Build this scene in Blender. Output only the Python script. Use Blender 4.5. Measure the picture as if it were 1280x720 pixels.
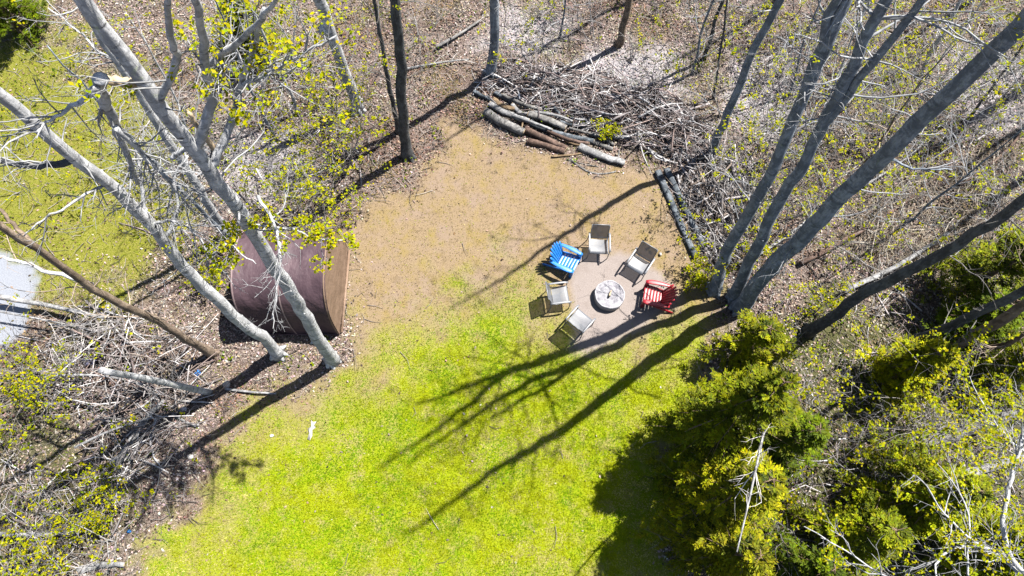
import bpy, math, random
import numpy as np
from mathutils import Vector, Matrix

for o in list(bpy.data.objects): bpy.data.objects.remove(o)
scene = bpy.context.scene
COL = scene.collection
random.seed(7); RNG = np.random.default_rng(7)

# ------------------------------------------------------------------ camera
CAM_H, FPX = 19.0, 853.0                    # drone height (m), focal length for a 1280 px wide frame
_d = np.array([(616-640)/FPX, (360-690)/FPX, -1.0]); _d /= np.linalg.norm(_d)   # straight-down direction seen by the lens
_z = -_d
_x = np.array([1.0, 0, 0]) - _z*_z[0]; _x /= np.linalg.norm(_x)
ROT = np.array([_x, np.cross(_z, _x), _z])  # camera -> world
cam = bpy.data.cameras.new('drone_camera'); cam_o = bpy.data.objects.new('drone_camera', cam)
COL.objects.link(cam_o)
cam.sensor_width = 36.0; cam.lens = FPX/1280*36; cam.clip_start = 0.1; cam.clip_end = 2000
cam_o.matrix_world = Matrix.Translation((0, 0, CAM_H)) @ Matrix(ROT.tolist()).to_4x4()
scene.camera = cam_o

# ------------------------------------------------------------------ light
SUN_EL, SHADOW_AZ = 61.0, -145.5
sx, sy = -math.cos(math.radians(SHADOW_AZ)), -math.sin(math.radians(SHADOW_AZ))   # towards the sun
world = bpy.data.worlds.new('World'); scene.world = world; world.use_nodes = True
wn = world.node_tree.nodes; wl = world.node_tree.links
bg = wn['Background']; sky = wn.new('ShaderNodeTexSky'); sky.sky_type = 'NISHITA'; sky.sun_disc = False
sky.sun_elevation = math.radians(SUN_EL); sky.sun_rotation = math.atan2(sx, sy)
wl.new(sky.outputs[0], bg.inputs[0]); bg.inputs[1].default_value = 0.05
sun = bpy.data.lights.new('sun', 'SUN'); sun.energy = 5.0; sun.angle = math.radians(0.5); sun.color = (1, .955, .88)
sun_o = bpy.data.objects.new('sun', sun); COL.objects.link(sun_o)
ce = math.cos(math.radians(SUN_EL))
sun_o.rotation_euler = Vector((-sx*ce, -sy*ce, -math.sin(math.radians(SUN_EL)))).to_track_quat('-Z', 'Y').to_euler()
vs = scene.view_settings
vs.view_transform = 'Standard'; vs.look = 'None'; vs.gamma = 1; vs.use_curve_mapping = False; vs.exposure = 2.15
cy = scene.cycles
cy.use_denoising = True; cy.denoiser = 'OPENIMAGEDENOISE'; cy.denoising_prefilter = 'ACCURATE'
cy.max_bounces = 6; cy.diffuse_bounces = 2; cy.glossy_bounces = 2; cy.transmission_bounces = 3; cy.transparent_max_bounces = 6
cy.use_adaptive_sampling = True; cy.adaptive_threshold = 0.02

# ------------------------------------------------------------------ measuring helpers
CAMP = np.array([0, 0, CAM_H])
def ray(px, py): return ROT @ np.array([(px-640)/FPX, (360-py)/FPX, -1.0])
def P(px, py, h=0.0):
    r = ray(px, py); return CAMP + r*((h-CAM_H)/r[2])
def proj(p):
    c = (np.atleast_2d(p)-CAMP) @ ROT
    w = np.minimum(c[:, 2], -1e-3)
    return 640+FPX*c[:, 0]/-w, 360-FPX*c[:, 1]/-w, c[:, 2] < -0.01
def above(base, px, py):                    # point of the sight line nearest to the plumb line over base
    r = ray(px, py); t = (r[:2] @ base[:2])/(r[:2] @ r[:2]); return CAMP + t*r

# value noise
_T = np.random.default_rng(3).random((8, 64, 64))
def vn(x, y, s, k=0):
    x = np.asarray(x)*s; y = np.asarray(y)*s
    i = np.floor(x).astype(int); j = np.floor(y).astype(int); u = x-i; v = y-j
    u = u*u*(3-2*u); v = v*v*(3-2*v); T = _T[k % 8]; g = lambda a, b: T[a % 64, b % 64]
    return (g(i, j)*(1-u)+g(i+1, j)*u)*(1-v)+(g(i, j+1)*(1-u)+g(i+1, j+1)*u)*v
def fbm(x, y, s, k=0): return .5*vn(x, y, s, k)+.3*vn(x, y, s*2.1, k+1)+.2*vn(x, y, s*4.3, k+2)
def sdf(poly, x, y):                        # signed distance, positive inside
    p = np.asarray(poly, float); x = np.asarray(x, float); y = np.asarray(y, float)
    d = np.full(x.shape, 1e9); ins = np.zeros(x.shape, bool)
    for a, b in zip(p, np.roll(p, -1, 0)):
        e = b-a; t = np.clip(((x-a[0])*e[0]+(y-a[1])*e[1])/(e@e), 0, 1)
        d = np.minimum(d, np.hypot(x-a[0]-t*e[0], y-a[1]-t*e[1]))
        c = ((a[1] > y) != (b[1] > y)); xi = a[0]+(y-a[1])*(b[0]-a[0])/((b[1]-a[1]) if b[1] != a[1] else 1e-9)
        ins ^= c & (x < xi)
    return np.where(ins, d, -d)
def ss(x, a, b): t = np.clip((x-a)/(b-a), 0, 1); return t*t*(3-2*t)
def GP(pts): return [tuple(P(*q)[:2]) for q in pts]      # photo outline -> ground outline

Z_CLEAR = GP([(150,760),(195,690),(230,620),(262,566),(300,520),(368,478),(425,452),(440,400),(440,300),(452,262),(525,222),(560,165),(600,165),(650,190),(715,205),(780,222),(828,226),(858,275),(872,318),(890,350),(905,385),(885,440),(880,500),(860,560),(850,640),(850,760)])
Z_GREEN = GP([(100,780),(215,650),(285,560),(390,500),(480,455),(560,405),(640,400),(700,425),(760,440),(830,420),(900,430),(900,780)])
Z_PAD = GP([(706,338),(722,318),(748,312),(790,322),(825,338),(846,356),(850,380),(822,400),(800,416),(760,434),(735,446),(716,436),(722,405),(712,375)])
Z_MEADOW = GP([(-200,20),(60,30),(120,70),(190,110),(235,200),(250,290),(215,350),(150,390),(60,380),(-200,420)])
Z_ROAD = GP([(-260,300),(0,312),(30,330),(44,365),(38,410),(8,440),(-260,500)])
Z_UNDERL = GP([(-200,470),(60,430),(120,480),(110,540),(180,600),(170,660),(110,720),(60,780),(-200,780)])
Z_UNDERR = GP([(940,400),(1040,350),(1100,395),(1160,400),(1220,300),(1400,260),(1400,780),(900,780),(900,600),(900,450)])
Z_PALE = [GP(q) for q in ([(735,50),(850,60),(850,110),(790,140),(700,110)], [(250,170),(370,160),(390,230),(300,270),(240,220)], [(900,60),(1010,80),(990,190),(900,160)], [(1190,70),(1290,60),(1290,160),(1210,150)], [(640,10),(740,10),(700,70),(600,60)])]
FORBID = [(440,450),(440,330),(450,255),(540,215),(590,150),(700,190),(830,215),(868,310),(884,345),(870,470),(800,560),(820,720),(200,720),(300,520)]

def zones(x, y):
    n = (fbm(x, y, .9, 1)-.5); n2 = (fbm(x, y, 2.6, 4)-.5)
    c = ss(sdf(Z_CLEAR, x, y)+n*1.4+n2*.9, -.45, .45)
    g = ss(sdf(Z_GREEN, x, y)+n*3.6+n2*2.2, -2.3, 2.0)*c
    p = ss(sdf(Z_PAD, x, y)+n*.5+n2*.35, -.22, .2)
    m = ss(sdf(Z_MEADOW, x, y)+n*3.2+n2*2.0, -1.0, 1.2)
    r = ss(sdf(Z_ROAD, x, y)+n*.9, -.12, .12)
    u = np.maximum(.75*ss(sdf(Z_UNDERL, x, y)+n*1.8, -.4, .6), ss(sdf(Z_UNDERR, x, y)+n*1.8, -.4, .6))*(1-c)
    w = np.max([ss(sdf(q, x, y)+n*1.6, -.5, .5) for q in Z_PALE], 0)
    return c, g, p, m, r, u, w
def gz(x, y):
    c = ss(sdf(Z_CLEAR, x, y), -.6, .6); f = np.maximum(c, ss(sdf(Z_ROAD, x, y), -.6, .3))
    return (fbm(x, y, .35, 2)-.5)*.30*(1-f)+(fbm(x, y, 1.6, 5)-.5)*(.10*(1-f)+.025)
_gx = np.arange(-45, 48, .1); _gy = np.arange(-20, 45, .1)
_GZ = gz(*[a.ravel() for a in np.meshgrid(_gx, _gy)]).reshape(len(_gy), len(_gx))      # relief cache for placing things
def gz1(x, y):
    u = min(max((x+45)/.1, 0), len(_gx)-2); v = min(max((y+20)/.1, 0), len(_gy)-2); i, j = int(u), int(v); u -= i; v -= j
    return float((_GZ[j, i]*(1-u)+_GZ[j, i+1]*u)*(1-v)+(_GZ[j+1, i]*(1-u)+_GZ[j+1, i+1]*u)*v)

# ------------------------------------------------------------------ mesh helpers
class MB:
    def __init__(s): s.v = []; s.q = []; s.t = []; s.c = []; s.n = 0
    def add(s, v, q=None, t=None, c=None):
        v = np.asarray(v, float).reshape(-1, 3)
        if q is not None and len(q): s.q.append(np.asarray(q, int)+s.n)
        if t is not None and len(t): s.t.append(np.asarray(t, int)+s.n)
        s.c.append(np.ones((len(v), 4)) if c is None else np.broadcast_to(np.append(np.asarray(c, float), 1.0) if np.ndim(c) == 1 else np.c_[np.asarray(c, float), np.ones(len(v))], (len(v), 4)))
        s.v.append(v); s.n += len(v)
    def box(s, c, d, R=None):
        o = np.array([[a, b, e] for a in (-.5, .5) for b in (-.5, .5) for e in (-.5, .5)])*np.asarray(d)
        if R is not None: o = o @ np.asarray(R).T
        s.add(o+np.asarray(c), q=[(0,1,3,2),(4,6,7,5),(0,4,5,1),(2,3,7,6),(0,2,6,4),(1,5,7,3)])
    def tube(s, pts, rad, n=6, cap=True, c=None, rough=0, rng=None):
        p = np.asarray(pts, float); k = len(p); rad = np.broadcast_to(np.asarray(rad, float), (k,))
        t = np.gradient(p, axis=0); t /= np.maximum(np.linalg.norm(t, axis=1), 1e-9)[:, None]
        ref = np.array([1.0, 0, 0]) if abs(t[:, 0]).mean() < .8 else np.array([0, 1.0, 0])
        u = np.cross(t, ref); u /= np.maximum(np.linalg.norm(u, axis=1), 1e-9)[:, None]; w = np.cross(t, u)
        a = np.arange(n)*2*math.pi/n
        rr = rad[:, None]*np.ones(n)
        if rough: rr = rr*(1+rough*(RNG.random((k, n))-.5)+rough*.8*np.sin(a*2+RNG.random()*6)[None])
        v = p[:, None]+rr[:, :, None]*(u[:, None]*np.cos(a)[None, :, None]+w[:, None]*np.sin(a)[None, :, None])
        i = np.arange(k-1)[:, None]*n; j = np.arange(n)[None]; j2 = (j+1) % n
        q = np.stack([i+j, i+j2, i+n+j2, i+n+j], -1).reshape(-1, 4)
        v = v.reshape(-1, 3); tr = None
        if cap:
            v = np.vstack([v, p[0], p[-1]]); b0, b1 = k*n, k*n+1
            jj = np.arange(n); tr = np.vstack([np.stack([jj*0+b0, (jj+1) % n, jj], -1), np.stack([jj*0+b1, (k-1)*n+jj, (k-1)*n+(jj+1) % n], -1)])
        s.add(v, q, tr, c)
    def build(s, name, mat, parent=None, origin=(0, 0, 0), smooth=False):
        v = np.vstack(s.v)-np.asarray(origin); q = np.vstack(s.q) if s.q else np.zeros((0, 4), int); t = np.vstack(s.t) if s.t else np.zeros((0, 3), int)
        me = bpy.data.meshes.new(name); me.vertices.add(len(v)); me.vertices.foreach_set('co', v.astype(np.float32).ravel())
        li = np.concatenate([q.ravel(), t.ravel()]); me.loops.add(len(li)); me.loops.foreach_set('vertex_index', li.astype(np.int32))
        tot = np.concatenate([np.full(len(q), 4), np.full(len(t), 3)]); st = np.concatenate([[0], np.cumsum(tot)[:-1]]) if len(tot) else tot
        me.polygons.add(len(tot)); me.polygons.foreach_set('loop_start', st.astype(np.int32)); me.polygons.foreach_set('loop_total', tot.astype(np.int32))
        if smooth: me.polygons.foreach_set('use_smooth', np.ones(len(tot), bool))
        ca = me.color_attributes.new('Col', 'FLOAT_COLOR', 'POINT'); ca.data.foreach_set('color', np.vstack(s.c).astype(np.float32).ravel())
        me.update(calc_edges=True); me.validate()
        if mat: me.materials.append(mat)
        return link(name, me, parent)
def link(name, data, parent=None):
    o = bpy.data.objects.new(name, data); COL.objects.link(o); o.parent = parent; return o
def tag(o, label=None, cat=None, group=None, kind=None):
    if label: o['label'] = label
    if cat: o['category'] = cat
    if group: o['group'] = group
    if kind: o['kind'] = kind
    return o
def thing(name, label, cat, loc, rz=0, group=None):
    o = link(name, None); o.location = tuple(loc); o.rotation_euler = (0, 0, rz); return tag(o, label, cat, group)

# ------------------------------------------------------------------ materials
def newmat(name):
    m = bpy.data.materials.new(name); m.use_nodes = True; nt = m.node_tree
    return m, nt, nt.nodes['Principled BSDF'], nt.nodes['Material Output']
def nd(nt, typ, **kw):
    n = nt.nodes.new(typ)
    for k, v in kw.items():
        if k in n.inputs: n.inputs[k].default_value = v
        else: setattr(n, k, v)
    return n
def ramp(nt, src, stops):
    r = nt.nodes.new('ShaderNodeValToRGB'); e = r.color_ramp.elements
    while len(e) < len(stops): e.new(.5)
    for a, (p, c) in zip(e, stops): a.position = p; a.color = (*c, 1)
    nt.links.new(src, r.inputs[0]); return r.outputs[0]
def mix(nt, f, a, b, blend='MIX'):
    m = nt.nodes.new('ShaderNodeMix'); m.data_type = 'RGBA'; m.blend_type = blend
    for s, i in ((f, 0), (a, 6), (b, 7)):
        if isinstance(s, (int, float)): m.inputs[i].default_value = s
        elif isinstance(s, tuple): m.inputs[i].default_value = (*s, 1)
        else: nt.links.new(s, m.inputs[i])
    return m.outputs[2]
def coords(nt, scale=(1, 1, 1)):
    tc = nt.nodes.new('ShaderNodeTexCoord'); mp = nt.nodes.new('ShaderNodeMapping'); mp.inputs['Scale'].default_value = scale
    nt.links.new(tc.outputs['Object'], mp.inputs[0]); return mp.outputs[0]
def noise(nt, vec, scale, detail=4, rough=.6):
    n = nd(nt, 'ShaderNodeTexNoise', Scale=scale, Detail=detail, Roughness=rough); nt.links.new(vec, n.inputs['Vector']); return n.outputs[0]
def bump(nt, h, b, strength=.5, dist=.02):
    n = nd(nt, 'ShaderNodeBump', Strength=strength, Distance=dist); nt.links.new(h, n.inputs['Height']); nt.links.new(n.outputs[0], b.inputs['Normal'])
def m_simple(name, col, rough=.6, var=.15, scale=12, metal=0, bmp=.2, spec=.4):
    m, nt, b, o = newmat(name); v = coords(nt); n = noise(nt, v, scale)
    c = ramp(nt, n, [(.3, tuple(x*(1-var) for x in col)), (.7, tuple(min(1, x*(1+var)) for x in col))])
    nt.links.new(c, b.inputs['Base Color']); b.inputs['Roughness'].default_value = rough; b.inputs['Metallic'].default_value = metal
    b.inputs['Specular IOR Level'].default_value = spec
    if bmp: bump(nt, n, b, bmp, .01)
    return m
def m_bark(name, dark, mid, pale, zs=7.0, band=.5, mot=.5):
    m, nt, b, o = newmat(name)
    v1 = coords(nt, (2.2, 2.2, zs)); v2 = coords(nt, (9, 9, 2)); v3 = coords(nt, (1, 1, .5))
    n1 = noise(nt, v1, 1.6, 5, .65); n2 = noise(nt, v2, 2.5, 5, .7); n3 = noise(nt, v3, 1.1, 3)
    c = ramp(nt, n3, [(.3, mid), (.7, pale)])
    f = ramp(nt, n1, [(.52, (0, 0, 0)), (.66, (band, band, band))])
    c = mix(nt, f, c, dark)
    g = ramp(nt, n2, [(.32, (.55, .55, .55)), (.6, (1, 1, 1))])
    c = mix(nt, .85, c, g, 'MULTIPLY')
    n4 = noise(nt, coords(nt, (2.6, 2.6, 1.6)), 1.7, 6, .72); c = mix(nt, ramp(nt, n4, [(.46, (0, 0, 0)), (.56, (.85,)*3)]), c, tuple(x*mot for x in mid))
    n5 = noise(nt, coords(nt, (3.5, 3.5, 3)), 2.3, 5, .7); c = mix(nt, ramp(nt, n5, [(.60, (0, 0, 0)), (.68, (.45,)*3)]), c, (mid[0]*1.05, mid[1]*1.15, mid[2]*.7))
    nt.links.new(c, b.inputs['Base Color']); b.inputs['Roughness'].default_value = .9; b.inputs['Specular IOR Level'].default_value = .15
    bump(nt, n2, b, .7, .03); return m
def m_attr(name, rough=.8, trans=0.0, vary=.25, scale=40):
    m, nt, b, o = newmat(name); a = nd(nt, 'ShaderNodeAttribute', attribute_name='Col')
    n = noise(nt, coords(nt), scale, 2); r = ramp(nt, n, [(.25, (1-vary,)*3), (.75, (1+vary,)*3)])
    c = mix(nt, 1.0, a.outputs['Color'], r, 'MULTIPLY')
    nt.links.new(c, b.inputs['Base Color']); b.inputs['Roughness'].default_value = rough; b.inputs['Specular IOR Level'].default_value = .06
    if trans:
        t = nt.nodes.new('ShaderNodeBsdfTranslucent'); nt.links.new(c, t.inputs[0])
        mx = nt.nodes.new('ShaderNodeMixShader'); mx.inputs[0].default_value = trans
        nt.links.new(b.outputs[0], mx.inputs[1]); nt.links.new(t.outputs[0], mx.inputs[2]); nt.links.new(mx.outputs[0], o.inputs[0])
    return m
M = {}
M['bark_pale'] = m_bark('bark_pale', (.03,.031,.035), (.30,.306,.32), (.48,.48,.485), 9, .95, .62)
M['bark_grey'] = m_bark('bark_grey', (.03,.037,.046), (.13,.15,.18), (.24,.265,.30), 5, .75, .55)  # cool blue of skylit shade worked into the grey bark colour
M['bark_dark'] = m_bark('bark_dark', (.02,.021,.022), (.055,.058,.062), (.095,.098,.10), 4, .4)
M['bark_tan'] = m_bark('bark_tan', (.05,.036,.026), (.14,.105,.08), (.21,.165,.125), 4, .4)
M['log'] = m_bark('log_bark', (.03,.029,.028), (.10,.096,.095), (.19,.185,.18), 3, .5)
M['log_brown'] = m_bark('log_bark_brown', (.025,.018,.014), (.075,.05,.04), (.135,.092,.075), 3, .5)
M['log_blue'] = m_bark('log_bark_cool', (.018,.021,.025), (.055,.066,.078), (.14,.155,.175), 3, .4)
M['log_white'] = m_bark('log_bark_white', (.05,.05,.05), (.16,.16,.165), (.25,.25,.255), 3, .4)
M['twig'] = m_attr('twig_bark', .9, 0, .35, 9)
M['leaf'] = m_attr('young_leaf', .55, .4, .2, 20)
M['needle'] = m_attr('cedar_spray', .6, .25, .3, 9)
M['grass'] = m_attr('grass_blade', .7, .35, .2, 15)
M['litter'] = m_attr('dead_leaf', .85, .12, .25, 30)
M['cut'] = m_simple('cut_wood', (.22,.17,.11), .8, .25, 25)
M['raw_wood'] = m_simple('torn_wood', (.26,.20,.13), .8, .3, 14)
M['needle_wood'] = m_simple('cedar_wood', (.10,.07,.05), .9, .3, 14)

# ------------------------------------------------------------------ ground
def build_ground():
    gx = np.concatenate([[-400,-150,-70,-40,-30], np.arange(-24, 26.01, .1), [32,42,75,150,400]])
    gy = np.concatenate([[-400,-150,-60,-25,-12], np.arange(-6, 26.01, .1), [32,42,75,150,400]])
    X, Y = np.meshgrid(gx, gy); x, y = X.ravel(), Y.ravel()
    c, g, p, m, r, u, w = zones(x, y)
    v = np.c_[x, y, gz(x, y)]
    nx_, ny_ = len(gx), len(gy); i = np.arange(ny_-1)[:, None]*nx_; j = np.arange(nx_-1)[None]
    q = np.stack([i+j, i+j+1, i+nx_+j+1, i+nx_+j], -1).reshape(-1, 4)
    b = MB(); b.add(v, q)
    mat, nt, bs, out = newmat('ground')
    co = coords(nt)
    za = nd(nt, 'ShaderNodeAttribute', attribute_name='ZoneA'); zb = nd(nt, 'ShaderNodeAttribute', attribute_name='ZoneB')
    sa = nt.nodes.new('ShaderNodeSeparateColor'); nt.links.new(za.outputs['Color'], sa.inputs[0])
    sb = nt.nodes.new('ShaderNodeSeparateColor'); nt.links.new(zb.outputs['Color'], sb.inputs[0])
    big = noise(nt, co, .9, 5, .65); mid = noise(nt, co, 5, 5, .7); fine = noise(nt, co, 34, 4, .75); mot = noise(nt, co, 2.3, 6, .7); big2 = noise(nt, coords(nt, (1.3,1,1)), 1.5, 6, .68)
    litter = ramp(nt, fine, [(.40, (.010,.008,.007)), (.52, (.08,.063,.055)), (.68, (.25,.21,.19))])
    litter = mix(nt, ramp(nt, big, [(.4, (0, 0, 0)), (.65, (.7,)*3)]), litter, mix(nt, .6, litter, (.05,.028,.019)))
    pale = ramp(nt, fine, [(.34, (.035,.03,.032)), (.62, (.24,.225,.235))])
    dry = ramp(nt, fine, [(.25, (.066,.047,.028)), (.5, (.118,.086,.053)), (.75, (.18,.14,.092))])
    dry = mix(nt, ramp(nt, big2, [(.48, (0, 0, 0)), (.68, (.5,)*3)]), dry, mix(nt, fine, (.075,.058,.006), (.155,.115,.014)))
    dry = mix(nt, ramp(nt, big, [(.50, (0, 0, 0)), (.62, (.7,)*3)]), dry, mix(nt, fine, (.08,.058,.043), (.165,.125,.10)))
    dry = mix(nt, ramp(nt, mot, [(.56, (0, 0, 0)), (.68, (.6,)*3)]), dry, mix(nt, fine, (.035,.026,.012), (.10,.073,.035)))
    lawn = ramp(nt, fine, [(.25, (.05,.075,.001)), (.5, (.115,.14,.002)), (.75, (.17,.165,.012))])
    lawn = mix(nt, ramp(nt, mot, [(.5, (0, 0, 0)), (.66, (.7,)*3)]), lawn, mix(nt, fine, (.10,.075,.025), (.19,.16,.075)))
    pad = ramp(nt, fine, [(.2, (.095,.080,.074)), (.55, (.14,.12,.112)), (.8, (.18,.16,.15))])
    pad = mix(nt, ramp(nt, mot, [(.5, (0, 0, 0)), (.7, (.5,)*3)]), pad, (.092,.074,.064)); pad = mix(nt, ramp(nt, mid, [(.60, (0, 0, 0)), (.72, (.5,)*3)]), pad, (.075,.062,.056))
    road = ramp(nt, fine, [(.25, (.085,.092,.108)), (.7, (.17,.18,.205))])
    mead = ramp(nt, fine, [(.3, (.03,.036,.003)), (.5, (.085,.088,.01)), (.75, (.17,.145,.06))])
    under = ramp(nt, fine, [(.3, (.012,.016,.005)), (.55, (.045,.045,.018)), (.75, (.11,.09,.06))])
    cc = mix(nt, zb.outputs['Alpha'], litter, pale)
    cc = mix(nt, sb.outputs[1], cc, under); cc = mix(nt, sb.outputs[0], cc, mead)
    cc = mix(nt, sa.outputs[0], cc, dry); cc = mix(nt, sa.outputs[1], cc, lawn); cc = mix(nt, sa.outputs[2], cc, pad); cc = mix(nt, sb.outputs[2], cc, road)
    nt.links.new(cc, bs.inputs['Base Color']); bs.inputs['Roughness'].default_value = .95; bs.inputs['Specular IOR Level'].default_value = .1
    bump(nt, fine, bs, .6, .03)
    o = b.build('ground', mat, smooth=True); tag(o, kind='structure')
    for nm, arr in (('ZoneA', np.c_[c, g, p, np.ones_like(c)]), ('ZoneB', np.c_[m*(1-c), u, r, w*(1-c)])):
        a = o.data.color_attributes.new(nm, 'FLOAT_COLOR', 'POINT'); a.data.foreach_set('color', arr.astype(np.float32).ravel())
build_ground()

# ------------------------------------------------------------------ scattered ground stuff
def infr(n, x0=-19, x1=21, y0=-2.5, y1=21):
    return RNG.uniform(x0, x1, n), RNG.uniform(y0, y1, n)
def jitcol(base, n, amt=.25):
    base = np.asarray(base); return np.clip(base*(1+amt*(RNG.random((n, 1))*2-1))*(1+.12*(RNG.random((n, 3))*2-1)), 0, 1)
def scatter_quads(x, y, z, size, asp, tilt, col, b):          # loose leaves: bent quads lying about
    n = len(x); a = RNG.random(n)*2*math.pi; t1 = RNG.normal(0, tilt, n); t2 = RNG.normal(0, tilt, n)
    u = np.c_[np.cos(a), np.sin(a), t1]; w = np.c_[-np.sin(a), np.cos(a), t2]
    L = (size*RNG.uniform(.6, 1.3, n))[:, None]; W = L*asp
    c = np.c_[x, y, z]
    v = np.stack([c-u*L*.5, c+w*W*.5, c+u*L*.5, c-w*W*.5], 1).reshape(-1, 3)
    b.add(v, np.arange(4*n).reshape(-1, 4), None, np.repeat(col, 4, 0))
def build_grass():
    b = MB()
    def blades(x, y, ln, wd, col):
        n = len(x); a = RNG.random(n)*2*math.pi; lean = RNG.uniform(.25, 1.1, n); z = gz(x, y)
        d = np.c_[np.cos(a)*np.sin(lean), np.sin(a)*np.sin(lean), np.cos(lean)]*(ln*RNG.uniform(.5, 1.3, n))[:, None]
        s = np.c_[-np.sin(a), np.cos(a), 0*a]*(wd*RNG.uniform(.6, 1.3, n))[:, None]
        p = np.c_[x, y, z-.004]
        v = np.stack([p-s*.5, p+s*.5, p+d], 1).reshape(-1, 3)
        b.add(v, None, np.arange(3*n).reshape(-1, 3), np.repeat(col, 3, 0))
    x, y = infr(620000, -13, 10, -2, 13)
    c, g, p, m, r, u, w = zones(x, y)
    patch = fbm(x, y, 1.5, 3); patch2 = fbm(x, y, 4.2, 6)
    dens = c*(1-p)*(1-r)*(.10+.9*g)*np.clip(.45+1.2*(patch2), 0.15, 1)
    k = RNG.random(len(x)) < dens; x, y, g, patch, patch2 = x[k], y[k], g[k], patch[k], patch2[k]; n = len(x)
    gr = np.array([.09,.18,.001]); ye = np.array([.20,.218,.001]); stw = np.array([.30,.26,.10]); tan = np.array([.14,.105,.06])
    f = np.clip((patch-.33)*3.4+RNG.normal(0, .28, n), 0, 1)[:, None]; col = gr*(1-f)+ye*f
    s = (RNG.random(n) < np.clip(.06+(patch2-.49)*1.6+(fbm(x, y, .7, 0)-.5)*2.0, .02, .75))[:, None]; col = np.where(s, stw, col)
    dry = (RNG.random(n) > .12+g*1.2)[:, None]; mix_ = np.where((RNG.random(n) < ss(patch2, .42, .62)*.7)[:, None], ye*np.array([.85,.68,12]), tan); col = np.where(dry, mix_, col)
    cl_ = (.72+.56*vn(x, y, 7.0, 2)*.6+.56*vn(x, y, 1.1, 7)*.4)[:, None]; blades(x, y, .075, .017, col*cl_*RNG.uniform(.75, 1.25, (n, 1)))
    # meadow by the left trees and tufts among the trees
    x, y = infr(300000, -19, 21, -2, 21); c, g, p, m, r, u, w = zones(x, y)
    cl = np.clip((fbm(x, y, 1.3, 2)-.50)*4, 0, 1)
    dens = (1-c)*(1-r)*(m*(.6+.4*cl)+(1-m)*cl*.55); k = RNG.random(len(x)) < dens; x, y, m, cl = x[k], y[k], m[k], cl[k]; n = len(x)
    f = RNG.random((n, 1)); col = np.array([.075,.135,.001])*(1-f)+np.array([.19,.195,.002])*f
    s = (RNG.random(n) < np.clip(.15+2.2*(fbm(x, y, 1.3, 6)-.42), .08, .8))[:, None]; col = np.where(s, stw*np.array([.95,.85,.9]), col)
    blades(x, y, .11, .018, col*RNG.uniform(.7, 1.2, (n, 1)))
    tag(b.build('grass', M['grass']), 'short sunlit lawn and meadow grass with straw patches', 'grass', kind='stuff')
build_grass()
def build_litter():
    b = MB(); x, y = infr(330000); c, g, p, m, r, u, w = zones(x, y)
    cl = fbm(x, y, 1.1, 5); dens = (1-c*.992)*(1-r*.95)*(1-p)*(1-.92*m)*(1-.35*u)*np.clip(.1+1.5*(cl-.15), .12, 1)
    k = RNG.random(len(x)) < dens; x, y, w = x[k], y[k], w[k]; n = len(x)
    pal = np.array([[.185,.145,.118],[.12,.085,.068],[.25,.215,.188],[.05,.036,.031],[.33,.30,.285],[.18,.142,.135],[.018,.015,.014]])
    col = pal[RNG.choice(len(pal), n, p=[.24,.2,.17,.14,.05,.12,.08])]
    col = col*(1-.5*w[:, None])+np.array([.26,.245,.25])*.5*w[:, None]
    rd = ss(fbm(x, y, .55, 6), .48, .66)[:, None]*(1-w[:, None]); col = col*(1-rd*np.array([.30,.42,.48]))          # darker, redder drifts
    yl = ss(fbm(x, y, .8, 1), .52, .68)[:, None]; col = col*(1-.35*yl)+np.array([.10,.09,.02])*.35*yl
    scatter_quads(x, y, gz(x, y)+RNG.uniform(.004, .05, n), .075, .6, .4, jitcol(col, n), b)
    tag(b.build('leaf_litter', M['litter']), 'brown and tan dead leaves covering the woodland floor', 'leaf litter', kind='stuff')
    # fallen twigs strewn under the trees
    b = MB(); x, y = infr(15000); c, g, p, m, r, u, w = zones(x, y)
    k = RNG.random(len(x)) < (1-c*.99)*(1-r)*(1-.6*m); x, y = x[k], y[k]; z = gz(x, y)
    for i in range(len(x)):
        a = RNG.random()*6.3; L = RNG.uniform(.12, .65); q = np.array([x[i], y[i], z[i]+.03]); d = np.array([math.cos(a), math.sin(a), RNG.normal(0, .12)])
        e = np.array([-d[1], d[0], 0])*RNG.normal(0, .08)
        g_ = RNG.uniform(.03, .20); cl = np.array([g_, g_*.88, g_*.80])
        b.tube([q, q+d*L*.5+e, q+d*L], [.009+L*.004, .008+L*.003, .004], 3, False, cl)
    tag(b.build('fallen_twigs', M['twig']), 'small grey and brown twigs strewn under the trees', 'twigs', kind='stuff')
build_litter()
def build_cover():
    b = MB(); x, y = infr(100000); c, g, p, m, r, u, w = zones(x, y)
    cl = np.clip((fbm(x, y, 1.7, 7)-.46)*5, 0, 1); k = RNG.random(len(x)) < u*cl*np.where(x < 0, .5, .7)*(1-r)+(1-u)*(1-c)*(1-r)*np.clip((fbm(x, y, 1.2, 4)-.60)*4, 0, .35)
    x, y = x[k], y[k]; n = len(x); f = RNG.random((n, 1)); col = np.array([.022,.05,.002])*(1-f)+np.array([.14,.165,.002])*f
    scatter_quads(x, y, gz(x, y)+RNG.uniform(.03, .28, n), .085, .6, .5, jitcol(col, n, .3), b)
    tag(b.build('ground_cover', M['leaf']), 'low leafy green ground cover at the wood edge', 'ground cover', kind='stuff')
build_cover()

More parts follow.
